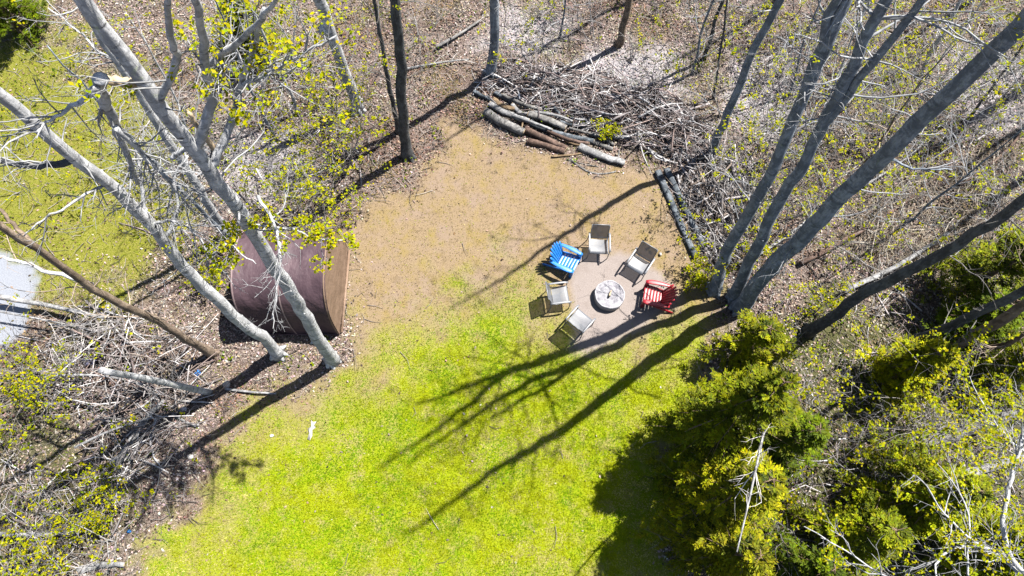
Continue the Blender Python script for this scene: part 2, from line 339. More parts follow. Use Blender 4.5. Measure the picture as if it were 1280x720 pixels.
# ------------------------------------------------------------------ growing branches
_FM = sdf(FORBID, *np.meshgrid(np.arange(320)*4.0+2, np.arange(180)*4.0+2)) > 0
def allowed(p):
    if p[2] < .6: return True
    if np.linalg.norm(p-CAMP) < 6.5: return False
    c = (p-CAMP) @ ROT
    if c[2] > -.01: return True
    x, y = 640+FPX*c[0]/-c[2], 360-FPX*c[1]/-c[2]
    if x < -30 or x > 1310 or y < -30 or y > 750: return True
    if p[2] > 13: return False
    return not _FM[min(max(int(y/4), 0), 179), min(max(int(x/4), 0), 319)]
LEAFC = [np.array([.20,.205,.001]), np.array([.25,.235,.001]), np.array([.13,.155,.001])]
def leaf_cluster(b, p, size, n, tone=1.0):
    c = np.array([LEAFC[i] for i in RNG.integers(0, 3, n)])*tone
    q = p+RNG.normal(0, size*.75, (n, 3))
    scatter_quads(q[:, 0], q[:, 1], q[:, 2], size, .75, .45, jitcol(c, n, .2), b)
def grow(bb, lb, p, d, L, r, depth, col, leafp=0, lsize=.07, up=.12, wob=.22, free=False, kids=None, tip=0.35):
    k = max(3, int(L/.28)+2) if depth else 3
    k = min(k, 9); pts = [np.array(p, float)]; d = np.array(d, float); d /= np.linalg.norm(d)
    for i in range(k-1):
        d = d+RNG.normal(0, wob, 3)+np.array([0, 0, up]); d /= np.linalg.norm(d)
        q = pts[-1]+d*L/(k-1)
        if q[2] < .05: q[2] = .05
        if not free and not allowed(q): break
        pts.append(q)
    if len(pts) < 2: return
    rad = np.linspace(r, r*tip, len(pts)); bb.tube(pts, rad, 5 if r > .02 else (4 if r > .009 else 3), False, np.clip(col*RNG.uniform(.75, 1.2), 0, 1))
    if depth > 0:
        nk = kids if kids else max(2, int(L*2.2)+1)
        for i in range(nk):
            t = RNG.uniform(.25, 1)*(len(pts)-1); a = int(min(t, len(pts)-2)); q = pts[a]+(pts[a+1]-pts[a])*(t-a)
            dd = pts[a+1]-pts[a]; dd /= np.linalg.norm(dd); nn = RNG.normal(0, 1, 3); nn -= dd*(nn@dd); nn /= np.linalg.norm(nn)
            grow(bb, lb, q, dd*.75+nn*.75, L*RNG.uniform(.35, .6), max(r*.5*(1-.4*t/len(pts)), .0045), depth-1, col, leafp, lsize, up, wob, free)
    if lb is not None and leafp and depth <= 1 and RNG.random() < leafp:
        leaf_cluster(lb, pts[-1], lsize*.8, int(RNG.integers(5, 10)))
def smooth_path(pts, n):
    p = np.asarray(pts, float); t = np.r_[0, np.cumsum(np.linalg.norm(np.diff(p, axis=0), axis=1))]; s = np.linspace(0, t[-1], n)
    q = np.stack([np.interp(s, t, p[:, i]) for i in range(3)], 1)
    for _ in range(2): q[1:-1] = .25*q[:-2]+.5*q[1:-1]+.25*q[2:]
    return q
TWC = {'bark_pale': np.array([.165,.167,.172]), 'bark_grey': np.array([.17,.175,.185]), 'bark_dark': np.array([.09,.085,.08]), 'bark_tan': np.array([.18,.145,.115])}
def tree(name, label, base, tops, r0, height, bark, seed, crown=16, cz=.42, clen=2.6, leafp=.15, limbs=(), group=None, lsize=.07, cut=False, rtop=.2, twigs=6, stubs=8, cat='tree', wander=.03, flare=.45):
    """base, tops: photo pixels; the first top is the trunk, others are forks given as (fork fraction of trunk, px, py)"""
    global RNG
    keep = RNG; RNG = np.random.default_rng(seed)
    B = P(*base); T = above(B, *tops[0]); B[2] = gz1(B[0], B[1]); d = (T-B)/max(T[2]-B[2], .1)
    root = thing(name, label, cat, B, 0, group)
    tb, bb, lb = MB(), MB(), MB(); col = TWC[bark]
    zt = min(T[2], height); n = max(6, int(height/.45))
    zs = np.linspace(-.12, height-B[2], n); wx = np.cumsum(RNG.normal(0, wander, n)); wy = np.cumsum(RNG.normal(0, wander, n)); wx -= np.linspace(wx[0], wx[-1], n); wy -= np.linspace(wy[0], wy[-1], n)
    zz = np.minimum(zs, max(zt, 6.0))
    path = np.stack([B[0]+d[0]*zz+wx, B[1]+d[1]*zz+wy, B[2]+zs], 1)
    rad = r0*(1-(1-rtop)*(zs-zs[0])/(zs[-1]-zs[0])); rad *= 1+flare*np.exp(-np.maximum(zs, 0)/.22)
    tb.tube(path, rad, 12, True, None, .10)
    for i in range(int(height*1.1)):                                     # knots and collars on the stem
        a = int(RNG.integers(1, n-1)); dn = RNG.normal(0, 1, 3); dn[2] = .2; dn /= np.linalg.norm(dn); q = path[a]
        tb.tube([q+dn*rad[a]*.7, q+dn*rad[a]*1.12], [rad[a]*.30, rad[a]*.16], 6, True)
    if flare > .3 and r0 > .1:                                           # spreading roots
        for i in range(6):
            az = i*1.047+RNG.uniform(-.3, .3); u_ = np.array([math.cos(az), math.sin(az), 0]); L_ = r0*RNG.uniform(.5, 1.0)
            tb.tube([B+u_*r0*.5+[0, 0, r0*1.5], B+u_*r0*1.15+[0, 0, r0*.35], B+u_*(r0+L_*.5)+[0, 0, .02], B+u_*(r0+L_)+[0, 0, -.05]], [r0*.42, r0*.42, r0*.3, r0*.12], 7, False, None, .15)
    tpath, trad = path, rad
    stems = [(path, rad)]
    for fr, px, py in tops[1:]:
        a = int(fr*(n-1)); S = path[a]; T2 = above(B+np.array([d[0], d[1], 0])*S[2], px, py); dd = (T2-S); dd /= np.linalg.norm(dd)
        L = max((height-S[2])/max(dd[2], .3)*.62, 1); q = np.stack([S+dd*t for t in np.linspace(0, L, 14)]); q[1:-1] += RNG.normal(0, .04, (12, 3)); q[0] -= dd*.1
        rr = np.linspace(rad[a]*.78, rad[a]*.3, 14); tb.tube(q, rr, 10, True, None, .10); stems.append((q, rr))
    for path_, rad_ in stems:
        for i in range(crown if path_ is tpath else crown//2):
            t = RNG.uniform(cz if path_ is tpath else .25, .99)*(len(path_)-1); a = int(min(t, len(path_)-2)); q = path_[a]
            az = RNG.random()*6.283; e = RNG.uniform(.25, .95); dv = np.array([math.cos(az)*math.cos(e), math.sin(az)*math.cos(e), math.sin(e)])
            grow(bb, lb, q, dv, clen*RNG.uniform(.5, 1.15)*(1.15-.55*t/len(path_)), max(rad_[a]*.30, .012), 2, col, leafp, lsize, .05, .16)
        for i in range(stubs):
            a = int(RNG.uniform(.12, .6)*(len(path_)-1)); az = RNG.random()*6.283; q = path_[a]
            grow(bb, None, q, (math.cos(az), math.sin(az), .2), RNG.uniform(.4, 1.6), .018, 2, col, 0, kids=4, up=.02)
    tr = tb.build('trunk', M[bark], root, B, True)
    for L in limbs:
        pts3 = []
        S = above(B, *L['p'][0][:2])
        if len(L['p'][0]) < 4:
            if L.get('name') not in ('hanging_limb', 'torn_strip') and not L.get('loose'): S = np.array([np.interp(S[2], tpath[:, 2], tpath[:, i]) for i in range(3)])
        S = S if len(L['p'][0]) < 4 else P(L['p'][0][0], L['p'][0][1], L['p'][0][2])
        for i, q in enumerate(L['p']): pts3.append(S if i == 0 else P(q[0], q[1], S[2]+q[2]))
        q = smooth_path(pts3, max(6, int(len(pts3)*4))); q[1:-1] += RNG.normal(0, .012, (len(q)-2, 3))
        r1, r2 = L['r']; mb = MB(); mb.tube(q, np.linspace(r1, r2, len(q)), 8, True, None, .12)
        lo = mb.build(L.get('name', 'limb'), M[L.get('m', bark)], root, B, True)
        if 'label' in L: lo['label'] = L['label']
        tw = MB(); tl = MB()
        for i in range(L.get('tw', 8)):
            a = int(RNG.uniform(.15, .99)*(len(q)-1)); dv = q[min(a+1, len(q)-1)]-q[max(a-1, 0)]; dv /= max(np.linalg.norm(dv), 1e-6); nn = RNG.normal(0, 1, 3); dv = dv*.8+nn*.55+np.array(L.get('pull', (0, 0, .1)))
            grow(tw, tl, q[a], dv, RNG.uniform(.4, 1.0)*L.get('tl', 1.0), L.get('tr', .014), L.get('td', 2), col, L.get('leaf', leafp), lsize, L.get('up', 0), .22, kids=3)
        if tw.n: tag(tw.build('twigs', M['twig'], lo, B), kind='stuff')
        if tl.n: tl.build('leaves', M['leaf'], lo, B)
    if cut: pass
    if bb.n:
        cr = bb.build('crown', M['twig'], root, B)
        if lb.n: lb.build('leaves', M['leaf'], cr, B)
    RNG = keep
    return root

# ------------------------------------------------------------------ trees on the left
tree('poplar_tree', 'broken pale-barked tree rising in front of the brown shelter', (415,450), [(110,-4)], .18, 20, 'bark_pale', 11, crown=14, cz=.64, leafp=.25, limbs=[
    dict(p=[(200,104),(180,105,.05),(160,103,.1),(140,100,.1),(123,98,.05)], r=(.075,.05), m='raw_wood', name='broken_limb', label='snapped limb with torn pale wood', tw=0),
    dict(loose=1, p=[(126,98),(122,108,-.3),(135,135,-.9),(145,160,-1.4),(158,190,-2.0),(172,230,-2.8)], r=(.085,.03), name='hanging_limb', label='dark hanging limb below the snapped stub', tw=18, pull=(.1,-.1,-.35), up=-.03, leaf=0, tr=.018),
    dict(p=[(145,160),(165,180,-.4),(200,215,-1.2),(235,255,-2.0)], r=(.04,.012), name='hanging_limb', tw=16, pull=(.1,-.2,-.3), up=-.03, leaf=0),
    dict(p=[(122,108),(100,128,-.2),(80,140,-.3),(45,165,-.2)], r=(.045,.012), name='hanging_limb', tw=9, leaf=0),
    dict(p=[(270,168),(266,125,.8),(257,85,1.7),(252,40,2.5),(245,-10,3.4)], r=(.08,.035), tw=9),
    dict(loose=1, p=[(258,85),(275,70,.3),(300,52,.7),(330,20,1.3),(350,-10,1.9)], r=(.05,.02), tw=9, leaf=.35),
    dict(p=[(230,112),(222,75,.8),(212,35,1.6),(208,-10,2.4)], r=(.06,.03), tw=6),
    dict(p=[(285,193),(294,150,.6),(300,110,1.1),(318,60,2.0),(330,10,2.8)], r=(.07,.02), tw=14, leaf=.4),
    dict(loose=1, p=[(300,110),(330,95,.3),(370,70,.7),(420,45,1.0)], r=(.035,.01), tw=11, leaf=.5),
    dict(p=[(235,140),(255,168,-.55),(277,198,-1.1)], r=(.03,.05), m='raw_wood', name='torn_strip', label='strip of torn yellow wood along the split', tw=0),
    dict(p=[(256,178),(235,184,-.1),(214,198,-.3)], r=(.05,.035), name='broken_stub', tw=0),
    dict(p=[(322,245),(345,282,.0),(352,325,-.2),(345,370,-.6),(340,400,-.9)], r=(.03,.01), name='hanging_limb', tw=18, pull=(-.1,-.2,-.2), leaf=0, tr=.011, tl=.7),
    dict(p=[(330,262),(365,285,.2),(395,300,.3),(430,300,.2)], r=(.025,.008), tw=11, leaf=.9, tr=.009, tl=.6),
    dict(p=[(318,240),(300,270,.1),(290,310,0),(320,330,-.1)], r=(.02,.007), tw=8, leaf=.8, tr=.008, tl=.5)])
tree('leaning_tree', 'thick grey tree leaning off the left edge behind the shelter', (347,442), [(-4,127)], .17, 19, 'bark_pale', 12, crown=12, cz=.66, limbs=[
    dict(p=[(85,207),(50,208,.1),(0,202,.2),(-40,200,.2)], r=(.06,.03), m='bark_dark', tw=5, leaf=0),
    dict(p=[(130,232),(110,240,.2),(80,262,.2),(50,275,.2),(30,295,.0)], r=(.025,.01), tw=6, leaf=0),
    dict(p=[(185,275),(178,240,.5),(175,210,.9),(168,180,1.3)], r=(.05,.02), tw=20, leaf=0, pull=(.2,-.2,-.2)),
    dict(p=[(205,305),(225,260,.6),(215,220,1.1),(235,195,1.4)], r=(.04,.015), tw=18, leaf=0, pull=(.25,-.3,-.2)),
    dict(p=[(190,280),(215,275,.2),(245,290,.1),(265,320,-.3)], r=(.03,.01), tw=20, leaf=.03, pull=(.15,-.3,-.3), up=-.04)])
tree('slender_tree', 'slender white-barked tree behind the shelter beside the broken tree', (291,295), [(98,-4)], .115, 17, 'bark_pale', 13, crown=12, cz=.62, clen=2, limbs=[
    dict(p=[(150,82),(120,62,.1),(95,35,.3),(60,10,.5)], r=(.035,.012), tw=8, leaf=.1),
    dict(p=[(240,215),(228,180,.4),(205,160,.7)], r=(.03,.012), tw=9, leaf=0)])
tree('slender_tree', 'thin grey sapling just left of the slender white-barked tree', (300,305), [(150,160)], .065, 9, 'bark_grey', 14, crown=12, cz=.4, clen=1.3, leafp=0)
tree('tan_tree', 'crooked tan-barked tree at the left edge beside the pale road', (266,442), [(-4,287)], .125, 14, 'bark_tan', 15, crown=9, cz=.66, limbs=[
    dict(p=[(45,315),(25,290,.3),(0,262,.6),(-30,240,.8)], r=(.05,.02), tw=3, leaf=0),
    dict(p=[(95,355),(60,340,.1),(20,325,.2),(-20,318,.2)], r=(.05,.02), m='bark_pale', tw=6, leaf=0)])
tree('broken_snag', 'pale snapped snag with splintered end above the left brush pile', (262,490), [(118,461)], .085, 4.9, 'bark_pale', 16, wander=.008, flare=.15, crown=0, stubs=0, rtop=.75, leafp=0, cat='snag')
tree('dead_tree', 'pale dead trunk with a sawn top at the top centre left', (447,137), [(398,-4)], .17, 5.5, 'bark_pale', 17, crown=0, stubs=3, rtop=.8, leafp=0, limbs=[dict(p=[(408,38),(402,34,.0)], r=(.19,.19), name='knot', label='round dark swollen knot', tw=0)])
tree('dark_tree', 'dark-barked tree left of the clearing top', (510,195), [(488,-4)], .165, 16, 'bark_dark', 18, crown=14, cz=.5, leafp=.2)
tree('dark_tree', 'thin dark stem just left of the dark-barked tree', (497,165), [(468,-4)], .08, 11, 'bark_dark', 19, crown=10, cz=.5, clen=1.6, leafp=.3)
tree('straight_tree', 'straight grey tree beside the left end of the log pile', (612,95), [(614,-4)], .165, 16, 'bark_grey', 20, crown=14, cz=.45, leafp=.2)
tree('straight_tree', 'short visible brown stem above the wide brush pile', (773,56), [(788,-4)], .12, 14, 'bark_tan', 21, crown=12, cz=.4, leafp=.2)
# right
tree('grey_tree', 'slim grey tree rising from the right end of the brush pile', (889,196), [(978,-4)], .125, 17.5, 'bark_grey', 22, crown=15, cz=.48, leafp=.08, clen=2.4)
tree('big_tree', 'forked blue-grey tree nearest the red chair', (892,362), [(1070,-4),(.44,1046,-4)], .185, 19, 'bark_grey', 23, crown=16, cz=.55, leafp=.06)
tree('big_tree', 'twin-stemmed grey tree between the two thickest trunks on the right', (917,371), [(1112,-4),(.42,1149,-4)], .17, 18, 'bark_grey', 24, crown=14, cz=.55, leafp=.06)
tree('big_tree', 'thickest grey tree running to the top right corner', (925,384), [(1284,12)], .22, 20.5, 'bark_grey', 25, crown=17, cz=.58, leafp=.06, limbs=[
    dict(p=[(1105,205),(1140,212,.0),(1190,212,.1)], r=(.03,.012), tw=5, leaf=0)])
tree('dark_tree', 'dark leaning trunk right of the bright cedar bush', (1012,414), [(1284,243)], .165, 15, 'bark_dark', 26, crown=12, cz=.6, leafp=.1)
tree('dark_tree', 'blue-black trunk leaving the right edge, upper of three', (1138,427), [(1284,356)], .13, 12, 'bark_dark', 27, crown=10, cz=.55, leafp=.1)
tree('dark_tree', 'brown trunk leaving the right edge, middle of three', (1180,443), [(1284,382)], .17, 13, 'bark_tan', 28, crown=10, cz=.55, leafp=.1)
tree('dark_tree', 'thin brown trunk leaving the right edge, lowest of three', (1200,446), [(1284,416)], .085, 10, 'bark_tan', 29, crown=8, cz=.55, leafp=.1)
# thin stems along the top
for i, (b, t, r, h, bk, lab) in enumerate([
    ((866,92),(893,-4),.05,8,'bark_grey','leftmost of the thin stems above the right end of the brush'),
    ((880,74),(908,-4),.065,9,'bark_dark','darkest of the thin stems above the right end of the brush'),
    ((893,122),(914,-4),.04,8,'bark_dark','thin stem standing lowest above the right end of the brush'),
    ((1062,96),(1082,-4),.05,9,'bark_pale','pale thin stem between the leaning grey trunks at the top right'),
    ((1150,95),(1200,-4),.075,10,'bark_pale','white leaning stem left of the thickest right trunk'),
    ((372,140),(330,40),.06,8,'bark_pale','pale thin stem right of the broken tree near the top'),
    ((345,175),(295,60),.055,7,'bark_grey','grey thin stem close behind the broken tree'),
    ((1000,205),(1035,120),.045,8,'bark_pale','pale thin stem right beside the forked blue-grey tree'),
    ((1045,250),(1120,150),.04,7,'bark_tan','brown thin stem between the twin-stemmed tree and the thickest trunk'),
    ((1120,290),(1215,215),.045,7,'bark_grey','grey thin stem below the thickest right trunk'),
    ((1175,320),(1290,255),.04,7,'bark_pale','pale thin stem above the dark leaning trunk'),
    ((1210,150),(1275,60),.05,8,'bark_dark','dark thin stem right of the thickest trunk near the corner'),
    ((985,120),(1015,30),.04,8,'bark_grey','grey thin stem between the slim grey tree and the forked tree'),
    ((1100,170),(1170,80),.035,7,'bark_pale','thinnest pale stem above the thickest right trunk'),
    ((700,45),(708,-4),.035,6,'bark_grey','thin stem at the top edge left of the brown stem'),
    ((270,235),(215,120),.045,7,'bark_pale','pale thin stem among the hanging dead twigs')]):
    tree('thin_stem', lab, b, [t], r, h, bk, 60+i, crown=10, cz=.3, clen=1.4, leafp=.3, group='thin stems in the wood')
# trees just outside the picture whose shadows reach into it
for i, (b, r, h, lab) in enumerate([((900,-60),.14,15,'tree beyond the top edge, left of two'), ((1060,-50),.16,16,'tree beyond the top edge, right of two'), ((1350,60),.2,17,'tree beyond the top right corner'), ((1380,150),.2,17,'tree beyond the upper right edge'), ((1400,300),.2,16,'tree beyond the middle of the right edge'), ((-70,40),.2,15,'tree beyond the upper left edge'), ((1190,-70),.2,18,'tree beyond the top edge near the right corner'), ((1300,-50),.17,18,'tree beyond the top right corner, farthest up'), ((1420,60),.22,19,'thick tree well beyond the top right corner')]):
    B = P(*b); tree('outer_tree', lab, b, [proj(B+np.array([0, 0, 5]))[0].tolist()+proj(B+np.array([0, 0, 5]))[1].tolist()], r, h, 'bark_grey', 80+i, crown=14, leafp=.1, group='trees around the frame')

# ------------------------------------------------------------------ canvas shelter
def m_fabric(name, c1, c2):
    m, nt, b, o = newmat(name); v = coords(nt); n = noise(nt, v, 2.2, 5, .6); w = noise(nt, coords(nt, (1.6, 1, 1.3)), 2.2, 3)
    st = noise(nt, v, 9, 5, .7); c = ramp(nt, n, [(.3, c1), (.7, c2)])
    c = mix(nt, ramp(nt, st, [(.60, (0, 0, 0)), (.74, (.55,)*3)]), c, tuple(min(1, x*1.7) for x in c2))
    nt.links.new(c, b.inputs['Base Color']); b.inputs['Roughness'].default_value = .62; b.inputs['Specular IOR Level'].default_value = .2
    bump(nt, w, b, .7, .07); return m
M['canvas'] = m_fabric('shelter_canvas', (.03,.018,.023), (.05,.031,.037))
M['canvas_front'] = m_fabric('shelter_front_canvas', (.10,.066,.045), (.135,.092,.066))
M['seam'] = m_simple('shelter_seam', (.14,.10,.10), .6, .2)
def build_shelter():
    X0, X1, YC, HW, HT, N = -6.93, -4.47, 7.22, 1.36, 2.33, 2.7
    root = thing('canvas_shelter', 'brown arched canvas storage shelter behind the broken tree', 'shelter', (X1, YC, 0))
    O = (X1, YC, 0)
    def prof(s):                                            # s 0..1 from near foot over the ridge to the far foot
        a = math.pi*s; cx, cz = -math.cos(a), math.sin(a)
        return HW*math.copysign(abs(cx)**(2/N), cx), HT*abs(cz)**(2/N)
    nu, nv = 60, 56
    U = np.linspace(0, 1, nu); V = np.linspace(0, 1, nv)
    def surf(grow_=0.0, u0=0, u1=1, nuu=nu, vv=V, sag=True):
        v = []
        for u in np.linspace(u0, u1, nuu):
            rib = abs(math.sin(2*math.pi*u*1.0))              # ribs at both ends and in the middle
            for t in vv:
                y, z = prof(t); k = 1-(.032*rib if sag else 0)
                wr = .022*(vn(u*9, t*5, 1.3, 3)-.5)+.035*(vn(u*4+t*6, t*4-u*3, 1.6, 5)-.5) if sag else 0
                n = np.array([y/HW**2, z/HT**2]); n /= max(np.linalg.norm(n), 1e-6)
                v.append((X0+(X1-X0)*u, YC+y*k+n[0]*(grow_+wr), max(.02, z*k+n[1]*(grow_+wr))))
        q = [(i*len(vv)+j, (i+1)*len(vv)+j, (i+1)*len(vv)+j+1, i*len(vv)+j+1) for i in range(nuu-1) for j in range(len(vv)-1)]
        return np.array(v), q
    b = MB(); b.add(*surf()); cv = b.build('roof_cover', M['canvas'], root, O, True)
    for name, u in (('seam', .5), ('seam', .985), ('seam', .012)):
        b = MB(); b.add(*surf(.012, u-.008, u+.008, 3, V, False)); b.build(name, M['seam'] if u < .9 else M['canvas_front'], cv, O, True)
    for name, x, sgn in (('front_panel', X1-.012, 1), ('rear_panel', X0+.012, -1)):
        b = MB(); nr = 9; v = []
        for r in np.linspace(0, 1, nr):
            for t in V:
                y, z = prof(t); bulge = .05*(1-r)*sgn+.03*(vn(y*r*2.0+9, z*r*2.0, 1.7, 4)-.5)*(1-r*r)
                v.append((x+bulge, YC+y*r, .02+(z-.02)*r if z > .02 else .02))
        q = [(i*nv+j, (i+1)*nv+j, (i+1)*nv+j+1, i*nv+j+1) for i in range(nr-1) for j in range(nv-1)]
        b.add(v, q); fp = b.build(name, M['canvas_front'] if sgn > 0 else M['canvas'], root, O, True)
        if sgn > 0:
            fp['label'] = 'tan zipped front panel in full sun'
            b = MB(); b.box((x+.06, YC, .04), (.07, 2*HW-.1, .03)); b.build('ground_flap', M['canvas_front'], fp, O)
    for yy in (-1, 1):
        b = MB(); b.tube([(X0+.03, YC+yy*(HW+.015), .05), (X1-.03, YC+yy*(HW+.015), .05)], .025, 8); b.build('base_rail', M['canvas'], root, O, True)
m_metal = m_simple('galvanised_tube', (.45,.45,.44), .4, .1, 20, .7)
build_shelter()

# ------------------------------------------------------------------ fire pit
def build_pit():
    C = P(762.5, 367.5, .28); C[2] = 0
    root = thing('fire_pit', 'round pale ash-filled fire pit ringed by the six chairs', 'fire pit', C)
    R, Hh, n = .44, .27, 48
    m, nt, b_, o = newmat('pit_ash'); v = coords(nt); n1 = noise(nt, v, 7, 6, .7); n2 = noise(nt, v, 22, 4, .7)
    c = ramp(nt, n1, [(.36, (.07,.068,.08)), (.47, (.13,.127,.143)), (.6, (.19,.185,.20))]); c = mix(nt, .5, c, ramp(nt, n2, [(.3, (.6,)*3), (.6, (1,)*3)]), 'MULTIPLY')
    nt.links.new(c, b_.inputs['Base Color']); b_.inputs['Roughness'].default_value = .95; bump(nt, n1, b_, .9, .05)
    stone = m_simple('pit_rim', (.17,.166,.18), .8, .3, 9, 0, .5); b = MB(); vv = []; pr = ((R-.02, .0), (R+.005, 0), (R+.012, Hh*.55), (R+.006, Hh-.012), (R-.004, Hh), (R-.03, Hh+.002), (R-.04, Hh-.03))
    for j in range(n):
        a = j*2*math.pi/n; k = 1+.012*math.sin(a*5+1)+.008*math.sin(a*11)
        for r_, z_ in pr: vv.append((C[0]+r_*k*math.cos(a), C[1]+r_*k*math.sin(a), z_))
    b.add(vv, [(j*7+i, ((j+1) % n)*7+i, ((j+1) % n)*7+i+1, j*7+i+1) for j in range(n) for i in range(6)]); b.build('rim', stone, root, C, True)
    b = MB(); vv = [(C[0], C[1], Hh-.005)]; rings = 10
    for i in range(1, rings+1):
        for j in range(n):
            a = j*2*math.pi/n; r_ = (R-.03)*i/rings; x, y = C[0]+r_*math.cos(a), C[1]+r_*math.sin(a)
            vv.append((x, y, Hh-.02+.035*(fbm(np.array([x]), np.array([y]), 7, 2)[0]-.4)))
    t = [(0, 1+j, 1+(j+1) % n) for j in range(n)]; q = [(1+i*n+j, 1+(i+1)*n+j, 1+(i+1)*n+(j+1) % n, 1+i*n+(j+1) % n) for i in range(rings-1) for j in range(n)]
    b.add(vv, q, t); b.build('ash_bed', m, root, C, True)
    # a half-burnt billet lying on the ash
    rt = thing('charred_billet', 'pale half-burnt billet lying in the fire pit ash', 'firewood', (C[0], C[1], Hh))
    A = np.array([C[0]-.03, C[1]-.075, Hh+.03]); Bq = np.array([C[0]+.035, C[1]+.10, Hh+.05])
    b = MB(); b.tube(smooth_path([A, (A+Bq)/2+[0, 0, .01], Bq], 6), np.linspace(.042, .018, 6), 8, True, None, .3); b.build('billet', M['cut'], rt, rt.location, True)
    b = MB(); b.tube([A+[-.02, -.035, -.005], A+[.005, .015, .0]], [.03, .045], 8, True, None, .3); b.build('charred_end', m_simple('charcoal', (.012,.011,.011), .9), rt, rt.location, True)
build_pit()

# ------------------------------------------------------------------ chairs
M['frame'] = m_simple('chair_frame_paint', (.10,.104,.114), .45, .08, 20, .1, 0, .5)
def m_sling():
    m, nt, b, o = newmat('sling_mesh'); v = coords(nt, (160, 160, 160)); n = noise(nt, coords(nt), 30, 3)
    c = ramp(nt, n, [(.3, (.042,.047,.058)), (.7, (.06,.066,.08))]); nt.links.new(c, b.inputs['Base Color']); b.inputs['Roughness'].default_value = .5; b.inputs['Specular IOR Level'].default_value = .6
    tr = nt.nodes.new('ShaderNodeBsdfTransparent'); mx = nt.nodes.new('ShaderNodeMixShader'); mx.inputs[0].default_value = .13   # open weave lets a quarter of the light through
    nt.links.new(b.outputs[0], mx.inputs[1]); nt.links.new(tr.outputs[0], mx.inputs[2]); nt.links.new(mx.outputs[0], o.inputs[0]); return m
M['sling'] = m_sling()
def sling_chair(label, px, py, az):
    C = P(px, py, .42); C[2] = gz1(C[0], C[1]); rt = thing('patio_chair', label, 'chair', C, math.radians(az-90), 'sling patio chairs around the fire pit')
    W = .25
    def strip(prof, name):
        v = []; b = MB()
        for (y, z) in prof:
            for x in np.linspace(-W, W, 7): v.append((x, y, z-.02*(1-(x/W)**2)))
        n = len(prof); b.add(v, [(i*7+j, i*7+j+1, (i+1)*7+j+1, (i+1)*7+j) for i in range(n-1) for j in range(6)]); return b.build(name, M['sling'], rt, (0, 0, 0), True)
    seat = [(.27, .405), (.25, .43), (.18, .435), (.05, .42), (-.1, .40), (-.2, .395)]
    back = [(-.215, .41), (-.25, .50), (-.30, .66), (-.345, .82), (-.375, .92), (-.40, .955)]
    strip(seat, 'seat'); bk = strip(back, 'backrest')
    b = MB(); b.tube([(-W, -.402, .958), (W, -.402, .958)], .014, 8); b.build('top_rail', M['frame'], bk, (0, 0, 0), True)
    for s in (-1, 1):
        x = s*(W+.012)
        b = MB(); b.tube(smooth_path([(x, y, z) for y, z in seat]+[(x, y, z) for y, z in back], 16), .014, 8); b.build('side_rail', M['frame'], rt, (0, 0, 0), True)
        xo = s*(W+.055)
        b = MB(); b.tube(smooth_path([(xo, .26, .012), (xo, .275, .3), (xo, .27, .57), (xo, .24, .615)], 9), .0145, 8); b.build('leg', M['frame'], rt, (0, 0, 0), True)
        b = MB(); b.tube(smooth_path([(xo, -.33, .012), (xo, -.29, .3), (xo, -.27, .5), (xo-s*.02, -.275, .61)], 9), .0145, 8); b.build('leg', M['frame'], rt, (0, 0, 0), True)
        b = MB(); pa = smooth_path([(xo, -.30, .618), (xo, -.1, .632), (xo, .15, .632), (xo, .27, .612), (xo, .295, .575)], 10)
        tg = np.gradient(pa, axis=0); tg /= np.linalg.norm(tg, axis=1)[:, None]; nn = np.stack([0*tg[:, 0], -tg[:, 2], tg[:, 1]], 1); vv = []
        for k in range(len(pa)):
            for dx, dn in ((-.025, -.010), (.025, -.010), (.027, .004), (.018, .011), (-.018, .011), (-.027, .004)): vv.append(pa[k]+np.array([dx, 0, 0])+nn[k]*dn)
        e = (len(pa)-1)*6; b.add(vv, [(k*6+j, k*6+(j+1) % 6, (k+1)*6+(j+1) % 6, (k+1)*6+j) for k in range(len(pa)-1) for j in range(6)], [(0, j+1, j) for j in range(1, 5)]+[(e, e+j, e+j+1) for j in range(1, 5)])
        b.build('armrest', M['frame'], rt, (0, 0, 0), True)
    b = MB(); b.tube([(-W-.05, .262, .36), (W+.05, .262, .36)], .012, 8); b.build('stretcher', M['frame'], rt, (0, 0, 0), True)
    b = MB(); b.tube([(-W-.05, -.28, .36), (W+.05, -.28, .36)], .012, 8); b.build('stretcher', M['frame'], rt, (0, 0, 0), True)
sling_chair('grey sling patio chair above the fire pit, right beside the blue chair', 748.5, 306, -92)
sling_chair('grey sling patio chair at the upper right of the fire pit', 799.5, 329, -124)
sling_chair('grey sling patio chair left of the fire pit, below the blue chair', 699, 369, 8)
sling_chair('grey sling patio chair nearest the green lawn, lower left of the fire pit', 725, 401, 49)
def plastic(name, c):
    m, nt, b, o = newmat(name); n = noise(nt, coords(nt), 14, 4, .7); col = ramp(nt, n, [(.3, tuple(x*.8 for x in c)), (.7, tuple(min(1, x*1.1+.01) for x in c))])
    nt.links.new(col, b.inputs['Base Color']); b.inputs['Roughness'].default_value = .42; b.inputs['Specular IOR Level'].default_value = .38; return m
